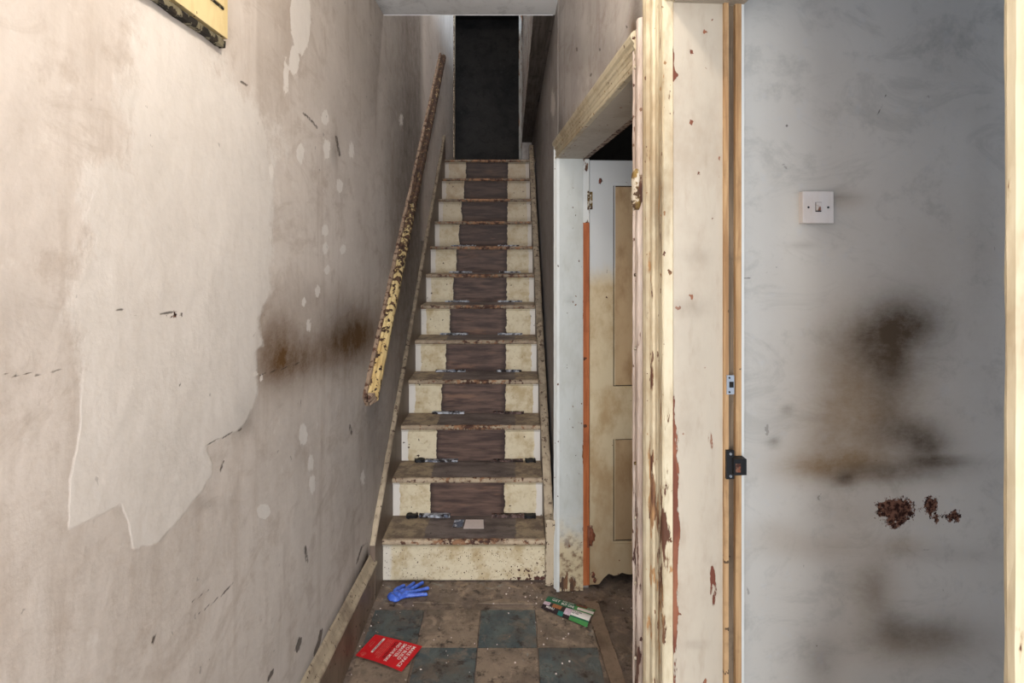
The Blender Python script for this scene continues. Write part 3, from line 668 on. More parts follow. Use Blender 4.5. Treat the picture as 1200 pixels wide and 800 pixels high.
rk_ = slab('rocker', WF, (GU-0.0190, uc-.0055, zc2-.0066), (GU-0.0142, uc+.0055, zc2+.010), M['plastic'], sw, .02, warp=lambda p: [p[0]+(0.0035 if p[2] > zc2 and p[0] < GU-.016 else 0), p[1], p[2]])
for s_ in (-1, 1): cyl('screw_head', WF(GU-.0148, uc+s_*.021, zc2), WF(GU-.0139, uc+s_*.021, zc2), .0022, M['black'], sw, 12)

# ------------------------------------------------------------------ DOORWAY 2 (rear room)
d2 = empty('door_2', WF(D2b, 0, 0), kind='structure')
chip2 = {'chip': lambda x, y, c: gauss(x, y, [(668, 638, 6, 5, 1.2), (664, 678, 24, 14, .9), (680, 560, 3, 120, .35), (661, 690, 20, 10, .5)]), 'grime_shade': lambda x, y, c: gauss(x, y, [(664, 665, 22, 26, .35), (668, 352, 5, 5, .5), (662, 330, 30, 150, .08)])}
slab('lining', WF, (D2b, -0.002, 0), (D2b+0.022, 0.108, HD2), M['lining2'], d2, 0.02, fields=chip2)
slab('rebate_strip', WF, (D2b+0.004, 0.108, 0.02), (D2b+0.022, 0.137, 1.66), M['orange'], d2, 0.03, jitter=.0006)
slab('rebate_top', WF, (D2b+0.004, 0.108, 1.66), (D2b+0.022, 0.137, HD2), M['bluewhite'], d2, 0.03, fields={'chip': lambda x, y, c: x*0+.5})
slab('head_lining', WF, (D2a-0.02, -0.002, HD2), (D2b+0.022, 0.108, HD2+0.024), M['lining'], d2, 0.04)
slab('head_stop', WF, (D2a-0.02, 0.108, HD2+.006), (D2b+0.022, 0.137, HD2+0.024), M['railback'], d2, 0.04)
slab('near_lining', WF, (D2a-0.02, -0.002, 0), (D2a, 0.108, HD2), M['lining'], d2, 0.04)
vcasing('near_architrave', D2a+.002, 0.088, -1, HD2+0.088, M['pink'], d2, 0.03, {'chip': lambda x, y, c: gauss(x, y, [(746, 640, 5, 60, .6), (746, 780, 6, 50, .9), (745, 60, 6, 40, .3), (744, 440, 3, 300, .22)]), 'grime_shade': lambda x, y, c: gauss(x, y, [(748, 770, 8, 30, .8), (746, 610, 6, 20, .5)])}, wob=.0010)
vcasing('far_architrave', D2b-.002, 0.035, 1, HD2+0.085, M['bluewhite'], d2, 0.022, {'chip': lambda x, y, c: gauss(x, y, [(650, 620, 8, 70, .5)])})
extrude('head_architrave', [(b, HD2+0.001+a) for a, b in archprof(0.084, 1, .028)], WF, D2a-.02, D2b+.034, M['archi'], d2, 0.03, axis='u', wob=.0006)
slab('wall_filler_strip', WF, (D2a-.118, -0.004, 0), (D2a-.087, 0.002, CZ), M['wall_r'], d2, 0.05, jitter=.002)
# old clasp of paint-clogged metal hanging on the near casing, nail heads below it
cl = empty('door_keep', onX(750, 236, .33), 'paint-clogged old metal keep on the casing between the two doorways', 'lock keep')
pc_ = WF(D2a-.088, -.030, onX(750, 236, .345).z)
uk = D2a-.074; zk2 = pc_.z
V = []; Fc = []; m = 9
for i in range(m+1):
    t = i/m; z = zk2-.044+.088*t; r = .017*math.sin(math.pi*(.12+.76*t))**.6*(1+.15*math.sin(9*t))
    for j in range(8):
        a = 2*math.pi*j/8; V.append(WF(uk+r*.9*math.cos(a), -.030+r*.75*math.sin(a), z+random.uniform(-.001, .001)))
for i in range(m):
    for j in range(8): Fc.append([i*8+j, i*8+(j+1) % 8, (i+1)*8+(j+1) % 8, (i+1)*8+j])
Fc += [list(range(8))[::-1], [m*8+j for j in range(8)]]
link('keep_body', V, Fc, M['hinge'], cl, True)
slab('keep_plate', WF, (uk-.013, -.0295, zk2-.028), (uk+.001, -.022, zk2+.030), M['railback'], cl, .01)
for py in (80, 322, 408, 542, 606, 682, 770):
    z = onX(744, py, .30).z; z = E-(py-H)*1.24/F
    nd = cyl('nail_head', WF(D2a-.034, -.024, z), WF(D2a-.034, -.0165, z), .0035, M['hinge'], d2, 10, .004)

M['jointshadow'] = plain('joint_shadow', lin(58, 44, 34), 0.9)  # panel groove shadow lines put in as dark strips
# the open door of the rear room
dr = empty('panelled_door', WF(D2b+.03, .145, 0), 'open four-panel inner door with yellowed peeling paint and rotted foot', 'door')
DU = D2b+0.012
OX = 0.141
dth = 0.036
HT = 1.944
def DF(x, y, z): return WF(DU+y, OX+x, z)
DW = 0.70
def sr(name, a, b, mat, step=.03, **k): return slab(name, DF, a, b, mat, dr, step, **k)
# rotted foot: bottom edges follow a ragged curve
def rot(p):
    x, y, z = p
    if z < 0.2:
        e_ = 0.052*(1/(1+math.exp(-(x-.055)/.012))) + .006*math.sin(x*90) + .004*math.sin(x*210+1)
        z = e_ + (z/0.2)*(0.2-e_)
    return [x, y, z]
sr('hinge_stile', (0, 0, 0.012), (.108, dth, HT), M['door'], .02, warp=rot)
sr('lock_stile', (DW-.108, 0, 0.012), (DW, dth, HT), M['door'], .05, warp=rot)
sr('bottom_rail', (.108, 0, 0.012), (DW-.108, dth, .198), M['door'], .02, warp=rot)
sr('lock_rail', (.108, 0, .686), (DW-.108, dth, .905), M['door'], .04)
sr('top_rail', (.108, 0, 1.842), (DW-.108, dth, HT), M['door'], .04)
sr('muntin', (DW/2-.05, 0, .198), (DW/2+.05, dth, .686), M['door'], .05)
sr('muntin', (DW/2-.05, 0, .905), (DW/2+.05, dth, 1.842), M['door'], .05)
for x0_, x1_ in ((.108, DW/2-.05), (DW/2+.05, DW-.108)):
    for za, zb in ((.198, .686), (.905, 1.842)):
        p_ = sr('panel', (x0_+.0035, .011, za+.003), (x1_-.0035, dth-.011, zb-.003), M['doorpanel'], .06)
        for a, b in (((x0_, .0095, za), (x0_+.005, .0125, zb)), ((x0_, .0095, zb-.017), (x1_, .0125, zb-.012)), ((x0_, .0095, za+.010), (x1_, .0125, za+.014))): slab('shadow_joint', DF, a, b, M['jointshadow'], p_, .1)
        for nm, a, b in (('bead', (x0_, .004, zb-.012), (x1_, .012, zb)), ('bead', (x0_, .004, za), (x1_, .012, za+.010)), ('bead', (x0_+.006, .005, za+.014), (x0_+.011, .012, zb-.012))):
            q_ = slab(nm, DF, a, b, M['door'], p_, .08)
# hinges
def hinge(zc_, mat, s=1):
    h = cyl('hinge', DF(-.008, -.006, zc_-.045*s), DF(-.008, -.006, zc_+.045*s), .0055, mat, dr, 12)
    slab('hinge_leaf', DF, (-.040, -.006, zc_-.042*s), (-.010, -.0035, zc_+.042*s), mat, h, .01)
    slab('hinge_leaf', DF, (-.006, -.0035, zc_-.042*s), (.012, -.0005, zc_+.042*s), mat, h, .01)
    for k in range(3):
        z = zc_+(k-1)*.026*s; cyl('screw_hole', DF(-.026+.006*(k == 1), -.0070, z), DF(-.026+.006*(k == 1), -.0055, z), .0034, M['dark'], h, 8)
hinge(1.54+(292-235)*2.52/650, M['hinge'], 0.95)
hinge(1.54-(627-292)*2.52/650, M['rust'], 1.1)
V = []; Fc = []
# rusty lump of paint over the lower hinge
bm = bmesh.new(); bmesh.ops.create_icosphere(bm, subdivisions=3, radius=1)
for v in bm.verts:
    k = 1+.25*math.sin(7*v.co.x+3*v.co.z)*math.cos(5*v.co.z)
    v.co = DF(.004+v.co.x*.018*k, -.006+v.co.y*.010*k, .242+v.co.z*.036*k)
me = bpy.data.meshes.new('rust_lump'); bm.to_mesh(me); bm.free(); me.materials.append(M['rust'])
o = bpy.data.objects.new('rust_lump', me); C.objects.link(o); o.parent = dr; o.matrix_parent_inverse = dr.matrix_basis.inverted()

# ------------------------------------------------------------------ STAIRS
r_, g_, Y1 = 0.1952, 0.2178, 2.564
NS = 12
sc_ = empty('staircase', (0, Y1, 0), 'steep straight wooden staircase with cream painted sides and bare middle strip', 'staircase')
random.seed(5)
sag = [0, 0.0, 0, .003, -.004, .006, -.003, .004, 0, 0, 0, 0, 0]
for k in range(1, NS+1):
    z = k*r_; y = Y1+(k-1)*g_; TH = 0.024
    ydepth = g_+0.02 if k < NS else 0.9
    # riser
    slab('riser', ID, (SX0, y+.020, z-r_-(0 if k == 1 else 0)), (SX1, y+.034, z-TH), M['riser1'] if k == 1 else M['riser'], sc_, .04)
    tw = (lambda p, z=z, k=k: [p[0], p[1]+(0.003*math.sin(p[0]*14+k) if p[1] < Y1+(k-1)*g_+.004 else 0), p[2]-(.004*math.exp(-((p[0]+.2)/.18)**2) if p[1] < Y1+(k-1)*g_+.05 and p[2] > z-.003 else 0)])
    slab('tread', ID, (SX0, y+.006, z-TH), (SX1 if k < NS else SRX, y+ydepth, z), M['tread'], sc_, .03, warp=tw)
    # rounded, chipped front edge of the tread
    pr = [(y+.007, z-TH), (y+.002, z-TH+.003), (y-.001, z-TH/2-.004), (y-.001, z-TH/2+.004), (y+.002, z-.003), (y+.008, z+.0003), (y+.016, z+.0006), (y+.016, z-TH)]
    o = extrude('nosing', pr, ID, SX0, SX1, M['nosing'], sc_, .012, axis='u', wob=.0009)
    apply_fields(o, {'chip': lambda x, y_, c, k=k: (0.15 if k < 6 else 0.3)*np.ones_like(x)+0.45*np.exp(-((c[:, 0]+.21)/.16)**4)*(1 if k not in (2, 5) else .2) + (k == 5)*0.0,
                     'grime_shade': lambda x, y_, c, k=k: np.ones_like(x)*min(1.5, .2+.13*k)})
    # cove moulding below the nosing, interrupted where the runner lay
    for (xa, xb) in (((SX0, SX1),) if k == 1 else ((SX0, CX0-.004), (CX1+.004, SX1))):
        pr2 = [(y+.020, z-TH), (y+.009, z-TH), (y+.010, z-TH-.004), (y+.015, z-TH-.009), (y+.018, z-TH-.013), (y+.020, z-TH-.014)]
        extrude('cove', pr2, ID, xa, xb, M['riser1'] if k == 1 else M['riser'], sc_, .05, axis='u')
    # carpet grippers left nailed at the back of the tread
    if k <= 8:
        for side, (xa, xb) in (('l', (SX0+.135, SX0+.315)), ('r', (SX0+.50, SX0+.665))):
            xa += random.uniform(-.012, .012); xb += random.uniform(-.01, .01)
            if k == 1 and side == 'l': xa, xb = SX0+.135, SX0+.29
            yy = y+g_+.008
            gm = M['gripper'] if 'gripper' in M else None
            if gm is None:
                M['gripper'] = gm = paint('gripper_bluegrey', lin(104, 112, 130), lin(60, 62, 74), lin(40, 34, 34), lin(196, 200, 210), thr=0.53, grain=1, dirtamt=.8, scale=.8)
                M['gripdark'] = paint('gripper_brown', lin(80, 56, 50), lin(48, 36, 36), lin(40, 30, 28), lin(120, 100, 96), thr=0.6, grain=1, dirtamt=.8)
            mat = M['gripdark'] if (side == 'r' and k in (1, 2, 3)) else gm
            gs = slab('gripper_strip', ID, (xa, yy-.012, z+.0005), (xb, yy+.010, z+.011+(.004 if k == 1 else 0)), mat, sc_, .02, jitter=.0012)
            for i in range(4):
                xx = xa+(xb-xa)*(i+.5)/4; cyl('nail', (xx, yy-.006, z+.009), (xx, yy-.007, z+.016), .0013, M['metal'], gs, 6)
for (xa, k) in ((SX0+.072, 1), (SX0+.665, 1), (SX0+.075, 2), (SX0+.675, 2)):
    z = k*r_; y = Y1+k*g_
    slab('corner_block', ID, (xa, y-.012, z+.0005), (xa+.055, y+.014, z+.016), M['black'], sc_, .012, jitter=.003)
# strings (the boards that close both sides of the flight)
def string(xa, xb, off, y0, y1, topmat, flip):
    zt = lambda y: r_+(y-Y1)*r_/g_+off
    n = 60; 
    def fr(t, a, b): return Vector((a, t, zt(t)+b if b > -0.5 else max(-.004, zt(t)-0.50)))
    extrude('string', [(xa, -0.012), (xb, -0.012), (xb, -1), (xa, -1)], fr, y0, y1, M['stringer'], sc_, .05, axis='u')
    sc1 = extrude('string_cap', [(xa, -0.012), (xa, 0), (xa+(xb-xa)*.15, .003), (xa+(xb-xa)*.8, .002), (xb, -.004), (xb, -0.012)], fr, y0, y1, topmat, sc_, .03, axis='u', wob=.0012)
    apply_fields(sc1, {'grime_shade': lambda x, y, c: np.clip((c[:, 1]-2.6)/.5, 0, 1)*1.1, 'chip': lambda x, y, c: np.clip((c[:, 1]-2.6)/.5, 0, 1)*.2})  # darker and more chipped up the flight
string(LX+.001, SX0+.001, 0.172, 2.435, 5.02, M['stringtop'], False)
string(SX1-.001, SRX-.016, 0.085, 2.56, 5.02, M['stringtop'], True)
# small broken infill at the foot of the right string
slab('string_foot', ID, (SX1, 2.515, 0), (SRX-.004, 2.565, .31), M['stringtop'], sc_, .02, jitter=.003, warp=lambda p: [p[0], p[1]+(.02*(1-p[2]/.31) if p[1] < 2.54 else 0), p[2]])

# ------------------------------------------------------------------ upstairs landing, stairwell, ceilings
YB = 5.92
# hall ceiling, ends where the stairwell opens
def CF(u, d, z): return Vector((u, z, CZ+d))
cl_ = gridwall('ceiling', CF, ln(LX, 0.50, 30), ln(-1.9, 2.70, 60), M['ceil'], None, {'grime_shade': lambda x, y, c: np.clip((c[:, 1]-2.55)/.2, 0, 1)*.15+np.clip(1-np.abs(c[:, 0]-LX)/.05, 0, 1)*.3})  # darker along the left edge and towards the stairwell
def CF2(u, d, z): return Vector((u, 2.70+d, z))
gridwall('trim_1', CF2, ln(LX, 0.2, 10), ln(CZ-.002, 3.0, 5), M['ceil'], None)      # edge of the upper floor facing the well
struct(slab('ceiling_upper', ID, (-.74, 2.2, 5.1), (1.8, 6.2, 5.2), M['ceil'], None, .6))
struct(slab('wall_upper_front', ID, (-.74, 2.56, 3.0), (1.8, 2.70, 5.1), M['wall_r'], None, .6))
# side landing: dark beam under its edge and the peeling boards of its guard
bmg = struct(slab('landing_beam', ID, (0.106, 2.70, CZ), (SRX+.12, YB, CZ+.02), M['beam'], None, .05))
gd = empty('landing_guard', (0.11, 4.3, CZ+.02), 'peeling white boards guarding the landing above the stairs on the right', 'boarding')
random.seed(8)
M['guard'] = paint('guard_boards', lin(150, 148, 144), lin(122, 96, 72), lin(70, 48, 34), lin(104, 72, 48), thr=0.60, dirtamt=.9)
yy = 2.72
while yy < YB-.05:
    w_ = random.uniform(.16, .24); slab('board', ID, (0.106, yy, CZ+.02), (0.122, min(yy+w_-.006, YB-.01), CZ+1.12), M['guard'], gd, .06, jitter=.002)
    yy += w_
slab('rail', ID, (0.098, 2.72, CZ+1.12), (0.136, YB-.01, CZ+1.16), M['guard'], gd, .1)
# back wall with the dark doorway at the top
DX0, DX1 = -0.622, 0.073
def BW(u, d, z): return Vector((u, YB+d, z))
gridwall('wall_back', BW, ln(DX1+.035, 1.6, 8), ln(2.0, 5.1, 20), M['wall_r'], None, back=.1)
gridwall('trim_2', BW, ln(LX-.1, DX1+.04, 6), ln(4.42, 5.1, 5), M['wall_r'], None, back=.1)
M['guard2'] = paint('grey_frame', lin(128, 126, 122), lin(104, 88, 72), lin(70, 48, 34), lin(104, 72, 48), thr=0.62, dirtamt=.9)
d3 = empty('door_3', (0, YB, 2.34), kind='structure')
slab('frame', ID, (DX1, YB-.02, 2.30), (DX1+.034, YB+.10, 4.42), M['guard2'], d3, .05)
slab('frame', ID, (DX0-.004, YB-.012, 2.30), (DX0+.008, YB+.10, 4.42), M['stringtop'], d3, .05)
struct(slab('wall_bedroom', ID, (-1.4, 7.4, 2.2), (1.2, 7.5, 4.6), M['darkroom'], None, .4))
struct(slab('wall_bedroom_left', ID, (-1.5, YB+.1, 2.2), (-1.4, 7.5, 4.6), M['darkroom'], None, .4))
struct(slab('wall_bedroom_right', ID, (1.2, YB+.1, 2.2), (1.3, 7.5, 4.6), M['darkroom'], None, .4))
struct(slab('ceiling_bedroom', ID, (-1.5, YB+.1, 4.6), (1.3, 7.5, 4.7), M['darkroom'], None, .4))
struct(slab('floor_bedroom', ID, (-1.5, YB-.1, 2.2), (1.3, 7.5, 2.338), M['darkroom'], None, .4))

# ------------------------------------------------------------------ HANDRAIL on the left wall
hr = empty('handrail', (LX, 2.25, .9), 'broken old wooden handrail with flaking cream paint on the left wall', 'handrail')
P0 = Vector((0, 2.335, .900)); P1 = Vector((0, 4.78, 3.20)); dirv = (P1-P0).normalized(); nrm = Vector((0, -dirv.z, dirv.y))
def HR(t, a, b):     # a: out of the wall, b: across the rail
    p = P0+dirv*t; return Vector((LX+a, p.y, p.z))+nrm*b
Lr = (P1-P0).length
def hwob(t): return .003*math.sin(t*2.1)+.001*math.sin(t*7)
HRw = lambda t, a, b: HR(t, a, b+hwob(t))
extrude('rail_back_board', [(.001, -.036), (.016, -.036), (.018, -.032), (.018, .030), (.015, .034), (.001, .034)], HRw, .0, Lr, M['railback'], hr, .04, axis='u', wob=.0012)
o = extrude('rail_grip', [(.018, -.030), (.040, -.032), (.052, -.026), (.058, -.010), (.058, .006), (.050, .018), (.038, .024), (.028, .018), (.018, .020)], HRw, .02, Lr-.01, M['rail'], hr, .03, axis='u', wob=.0012)
apply_fields(o, {'chip': lambda x, y, c: np.clip((c[:, 1]-2.45)/1.0, 0, 1)*.62+.08, 'grime_shade': lambda x, y, c: np.clip((c[:, 1]-2.5)/1.0, 0, 1)*1.4})
# splintered lower end
random.seed(3)
for i in range(5):
    b = -.03+i*.013; L_ = random.uniform(.015, .05)
    V = [HRw(.02, .020, b), HRw(.02, .050, b), HRw(.02, .050, b+.011), HRw(.02, .020, b+.011), HRw(.02-L_, .026, b+.004)]
    link('splinter', V, [[0, 1, 2, 3], [1, 0, 4], [2, 1, 4], [3, 2, 4], [0, 3, 4]], M['railback'], hr)

# ------------------------------------------------------------------ PANEL BOX high on the left wall
bx = empty('meter_cupboard', (LX, 1.0, 2.0), 'yellowed cream wooden cupboard panel high on the left wall, cut by the frame', 'cupboard')
zb = 1.985; ya, yb = 0.62, 1.196
slab('body', ID, (LX+.0005, ya, zb+.008), (LX+.012, yb, 2.40), M['boxpaint'], bx, .03)
prb = [(LX+.0005, zb), (LX+.014, zb-.002), (LX+.024, zb+.004), (LX+.028, zb+.012), (LX+.026, zb+.020), (LX+.019, zb+.024), (LX+.020, zb+.034), (LX+.016, zb+.044), (LX+.0005, zb+.048)]
extrude('moulding', prb, ID, ya, yb, M['boxpaint'], bx, .03, axis='u', wob=.0006)
slab('lower_edge', ID, (LX+.0005, ya, zb-.016), (LX+.014, yb-.012, zb-.001), M['boxedge'], bx, .02, jitter=.0015)
slab('panel_bead', ID, (LX+.012, ya, zb+.062), (LX+.0145, yb-.02, zb+.066), M['boxedge'], bx, .03)
slab('door_panel', ID, (LX+.012, ya+.02, zb+.068), (LX+.0150, yb-.02, 2.38), M['boxpaint'], bx, .04)

# pendant lamp holder just above the frame
pl = empty('pendant_lamp_holder', (-.02, .72, CZ), 'bare bulb holder on a short cord under the hall ceiling, above the frame', 'lamp holder')
cyl('ceiling_rose', (-.02, .72, CZ), (-.02, .72, CZ-.025), .04, M['plastic'], pl, 24, .025)
cyl('cord', (-.02, .72, CZ-.02), (-.02, .72, CZ-.12), .003, M['plastic'], pl, 8)
cyl('holder', (-.02, .72, CZ-.12), (-.02, .72, CZ-.16), .014, M['plastic'], pl, 16, .019)

# ------------------------------------------------------------------ things on the floor
# text helper
def text(s, size, fr, mat, parent, h=0.0004, name='lettering', sx=1.0, width=None):
    cu = bpy.data.curves.new('t', 'FONT'); cu.body = s; cu.size = size; cu.resolution_u = 2; cu.offset = size*.012
    to = bpy.data.objects.new('t', cu); me = to.to_mesh().copy(); 
    if width: sx = width/max(v.co.x for v in me.vertices)
    V = [fr(v.co.x*sx, v.co.y) for v in me.vertices]; Fc = [list(p.vertices) for p in me.polygons]
    bpy.data.objects.remove(to); bpy.data.curves.remove(cu)
    return link(name, V, Fc, mat, parent)

# red leaflet: corners on the floor; its top edge lies to the right
c_tl = onZ(495, 758, .004); c_tr = onZ(470.5, 788, .004); c_bl = onZ(439.8, 743.8, .004); c_br = onZ(416.5, 768.5, .004)
def RL(u, v, h=0.0):   # u along the heading lines 0..1 (left to right of the print), v from top edge 0..1
    p = (c_tl*(1-u)+c_tr*u)*(1-v)+(c_bl*(1-u)+c_br*u)*v
    return p+Vector((0, 0, .003+.0045*math.sin(v*3.0+.3)*(.4+.6*u)+h))
lf = empty('red_leaflet', RL(.5, .5), 'red printed leaflet lying on the hall floor tiles beside the skirting', 'leaflet')
n = 12; V = []; Fc = []
for hh in (0, -.0006):
    for i in range(n+1):
        for j in range(n+1): V.append(RL(i/n, j/n, hh))
q = (n+1)**2
for i in range(n):
    for j in range(n):
        a = i*(n+1)+j; Fc.append([a, a+1, a+n+2, a+n+1]); Fc.append([q+a+n+1, q+a+n+2, q+a+1, q+a])
link('sheet', V, Fc, M['red'], lf, True)
Lu = (c_tr-c_tl).length; Lv = (c_bl-c_tl).length
def tx(s, u, v, size, mat, wd=.5): return text(s, size*.72, lambda x, y: RL(u+x/Lu, v-y/Lv, .0007), mat, lf, width=wd*Lu)
tx('MAKE SPACE', .09, .15, .027, M['white'], .82)
tx('TO BUILD', .09, .245, .027, M['white'], .60)
tx('SMARTER', .09, .34, .027, M['white'], .55)
tx('AND SAVE MORE', .09, .435, .024, M['white'], .80)
tx('CALL US NOW', .11, .515, .025, M['darkred'], .70)
for i in range(2): tx('we collect and deliver to homes in your local area', .08, .575+i*.035, .0105, M['redtext'], .8)
for i in range(2): tx('ask for a free quote with no obligation', .08, .645+i*.035, .0105, M['redtext'], .7)
tx('terms apply', .30, .89, .012, M['redtext'], .25); tx('to you all', .30, .93, .010, M['redtext'], .2)
def rpoly(fn, parent, mat, name): 
    V = [fn(t) for t in range(len(fn.__defaults__[0]))]
def flatpoly(name, pts, mat, parent, fr, h):
    V = [fr(u, v, h) for u, v in pts]; return link(name, V, [list(range(len(V)))], mat, parent)
pill = [(.10+.012*math.cos(a), .765+.022*math.sin(a)) for a in np.linspace(math.pi/2, 3*math.pi/2, 7)]+[(.72+.012*math.cos(a), .765+.022*math.sin(a)) for a in np.linspace(-math.pi/2, math.pi/2, 7)]
flatpoly('button', pill, M['white'], lf, RL, .0007)
text('www.save.com', .014, lambda x, y: RL(.20+x/Lu, .778-y/Lv, .0011), M['darkred'], lf, sx=.8)
for r0, r1 in ((.052, .046), (.034, .030)):
    V = []; k = 28
    for rr in (r0, r1):
        for i in range(k):
            a = 2*math.pi*i/k; V.append(RL(.86+rr*1.35*math.cos(a), .885+rr*.95*math.sin(a), .0007))
    link('round_logo', V, [[i, (i+1) % k, k+(i+1) % k, k+i] for i in range(k)], M['redtext'], lf)
text('SAVE', .011, lambda x, y: RL(.82+x/Lu, .895-y/Lv, .0008), M['redtext'], lf, sx=.9)

# green folded leaflet
g0 = onZ(634, 713, .0); g1 = onZ(688, 736, 0); gb0 = onZ(643, 700, 0); gb1 = onZ(699, 717, 0)
def GL(u, v, h=0.0):    # u along its length, v front 0 .. back 1
    p = (g0*(1-u)+g1*u)*(1-v)+(gb0*(1-u)+gb1*u)*v
    if v < .52: z = .004+.017*math.sin(math.pi*min(1, (v/.52))**.8*0.62)*(.35+.65*u)
    else: z = .006+.011*abs(math.sin(math.pi*(v-.52)/.48*.8+.35))*(.4+.6*u)
    return p+Vector((0, 0, z+h))
gl = empty('green_leaflet', GL(.5, .5), 'folded green and dark food menu leaflet lying by the doorway foot', 'leaflet')
nu, nv = 36, 16
prints = [M['green'], M['darkprint'], M['white'], M['lightgreen'], M['food'], M['lilac'], M['teal'], M['brownprint'], M['palecard']]
def pick(u, v):
    if v < .52:                      # front panel
        vv = v/.52
        if u > .60: return 2 if .40 < vv < .95 else 3 if vv < .28 else 0
        if u < .14: return 5 if vv > .45 else 1
        if .20 < u < .38 and vv > .45: return 4
        if .46 < u < .60: return 5 if vv > .3 else 1
        if .36 < u < .46 and vv < .35: return 6
        return 1
    vv = (v-.52)/.48                # rear panel
    if u > .60: return 7 if .62 < vv < .95 and u < .82 else 8 if .2 < vv < .5 and u > .66 else 3
    return 0
V = [GL(i/nu, j/nv) for i in range(nu+1) for j in range(nv+1)]; V += [v-Vector((0, 0, .0008)) for v in V]
Fc = []; mi = []; q = (nu+1)*(nv+1)
for i in range(nu):
    for j in range(nv):
        a = i*(nv+1)+j; Fc.append([a, a+nv+1, a+nv+2, a+1]); mi.append(pick((i+.5)/nu, (j+.5)/nv)); Fc.append([q+a, q+a+1, q+a+nv+2, q+a+nv+1]); mi.append(1)
link('sheet', V, Fc, None, gl, True, mats=prints, mi=mi)
Gu = (g1-g0).length; Gv = (gb0-g0).length
def gt(s, u, v, size, mat, sx=1): text(s, size, lambda x, y: GL(min(1, u+x/Gu), min(1, v+y/Gv), .0009), mat, gl, sx=sx)
gt('GET', .12, .68, .020, M['white']); gt('50% OFF', .33, .80, .014, M['white']); gt('BUY ONE', .33, .62, .014, M['white'])
gt('MENU', .09, .10, .014, M['white']); gt('two pizzas', .62, .38, .010, M['darkprint']); gt('any size', .62, .28, .010, M['darkprint']); gt('order', .84, .80, .012, M['white'])

# white card and dark label on the first tread
cd = empty('white_card', onZ(555, 614, r_), 'small blank off-white card lying on the lowest stair tread', 'card')
z = r_+.0015
P = [onZ(543, 619, z), onZ(567, 619, z), onZ(566.5, 608.5, z), onZ(546, 608.5, z)]
link('card', P+[p-Vector((0, 0, .0012)) for p in P], [[0, 1, 2, 3], [7, 6, 5, 4]]+[[i, 4+i, 4+(i+1) % 4, (i+1) % 4] for i in range(4)], M['palecard'], cd)
cd2 = empty('dark_label', onZ(536, 612, r_), 'dark scuffed paper label stuck on the lowest tread beside the card', 'label')
z = r_+.0012
P = [onZ(530, 617.5, z), onZ(541.5, 617.5, z), onZ(544, 608.5, z), onZ(533, 608.5, z)]
ob = link('paper', P+[p-Vector((0, 0, .001)) for p in P], [[0, 1, 2, 3], [7, 6, 5, 4]]+[[i, 4+i, 4+(i+1) % 4, (i+1) % 4] for i in range(4)], M['gripper'], cd2)

# blue glove lying palm up: silhouette of palm and fingers, puffed up from the floor
gv = empty('rubber_glove', onZ(475, 696, 0), 'crumpled blue rubber glove lying on the floor at the foot of the stairs', 'glove')
def fp(px, py): p = onZ(px, py, .004); return np.array((p.x, p.y))
caps = [(fp(462.5, 699), fp(476, 695), .030, .028), (fp(459, 698), fp(464, 701), .020, .022), (fp(475, 691), fp(485, 683.4), .0098, .0075), (fp(480, 692), fp(495, 683), .0098, .0080), (fp(481, 695), fp(501.5, 689.5), .0098, .0080),
        (fp(478, 698), fp(499.5, 696.5), .0098, .0075), (fp(464, 692), fp(473, 687.0), .014, .0105)]
xs_ = np.arange(-.57, -.33, .0018); ys_ = np.arange(2.34, 2.60, .0018)
X, Yg = np.meshgrid(xs_, ys_, indexing='ij'); D = np.full(X.shape, -1.0)
for a, b, ra, rb in caps:
    e = b-a; t = np.clip(((X-a[0])*e[0]+(Yg-a[1])*e[1])/(e@e), 0, 1)
    D = np.maximum(D, ra+(rb-ra)*t-np.hypot(X-a[0]-t*e[0], Yg-a[1]-t*e[1]))
hgt = .003+.017*np.sqrt(np.clip(D, 0, .016)/.016)+.0022*np.sin(X*200+2*np.sin(Yg*90))*np.clip((D-.008)/.008, 0, 1)+.002*np.sin(Yg*150+X*130)*np.clip((D-.008)/.008, 0, 1)
ids = {}; V = []; Fc = []
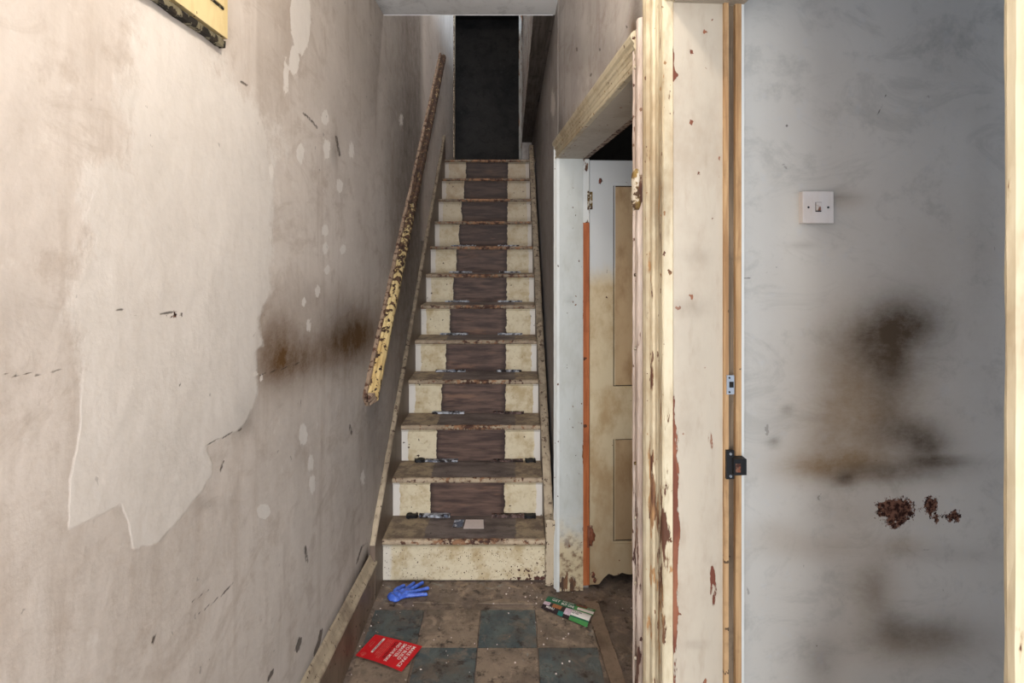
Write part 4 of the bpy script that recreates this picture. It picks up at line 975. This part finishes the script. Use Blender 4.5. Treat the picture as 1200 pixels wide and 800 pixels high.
def gid(i, j, top):
    k = (i, j, top)
    if k not in ids:
        ids[k] = len(V); V.append((X[i, j], Yg[i, j], float(hgt[i, j]) if top else .0015))
    return ids[k]
ins = D > 0
for i in range(len(xs_)-1):
    for j in range(len(ys_)-1):
        if ins[i, j] and ins[i+1, j] and ins[i, j+1] and ins[i+1, j+1]:
            Fc.append([gid(i, j, 1), gid(i+1, j, 1), gid(i+1, j+1, 1), gid(i, j+1, 1)]); Fc.append([gid(i, j+1, 0), gid(i+1, j+1, 0), gid(i+1, j, 0), gid(i, j, 0)])
bm = bmesh.new(); vv = [bm.verts.new(v) for v in V]
for f in Fc: bm.faces.new([vv[i] for i in f])
bd = [e for e in bm.edges if e.is_boundary]
top_e = [e for e in bd if e.verts[0].co.z > .003]
for e in top_e:
    a, b = e.verts; 
r2 = {(round(v.co.x, 5), round(v.co.y, 5)): v for v in bm.verts if v.co.z < .002}
for e in top_e:
    a, b = e.verts; c = r2.get((round(a.co.x, 5), round(a.co.y, 5))); d = r2.get((round(b.co.x, 5), round(b.co.y, 5)))
    if c and d:
        try: bm.faces.new([a, b, d, c])
        except ValueError: pass
bmesh.ops.smooth_vert(bm, verts=[v for v in bm.verts if v.co.z > .002], factor=.5, use_axis_x=True, use_axis_y=True, use_axis_z=True)
bmesh.ops.recalc_face_normals(bm, faces=bm.faces)
me = bpy.data.meshes.new('glove_skin'); bm.to_mesh(me); bm.free(); me.materials.append(M['glove']); me.polygons.foreach_set('use_smooth', [True]*len(me.polygons))
o = bpy.data.objects.new('glove_skin', me); C.objects.link(o); o.parent = gv; o.matrix_parent_inverse = gv.matrix_basis.inverted()

# surfaces without marks of their own: neutral values for the mark attributes
for o in list(C.objects):
    if o.type == 'MESH' and o.data.materials and o.data.materials[0] and o.data.materials[0].name.split('.')[0] in ('old_plaster', 'old_plaster_right', 'grey_emulsion', 'ceiling_paper', 'unlit_room_wall'):
        for a_ in ('patch', 'fleck', 'hole', 'crack'):
            if a_ not in o.data.attributes: setattr_(o, a_, [-30.0]*len(o.data.vertices))
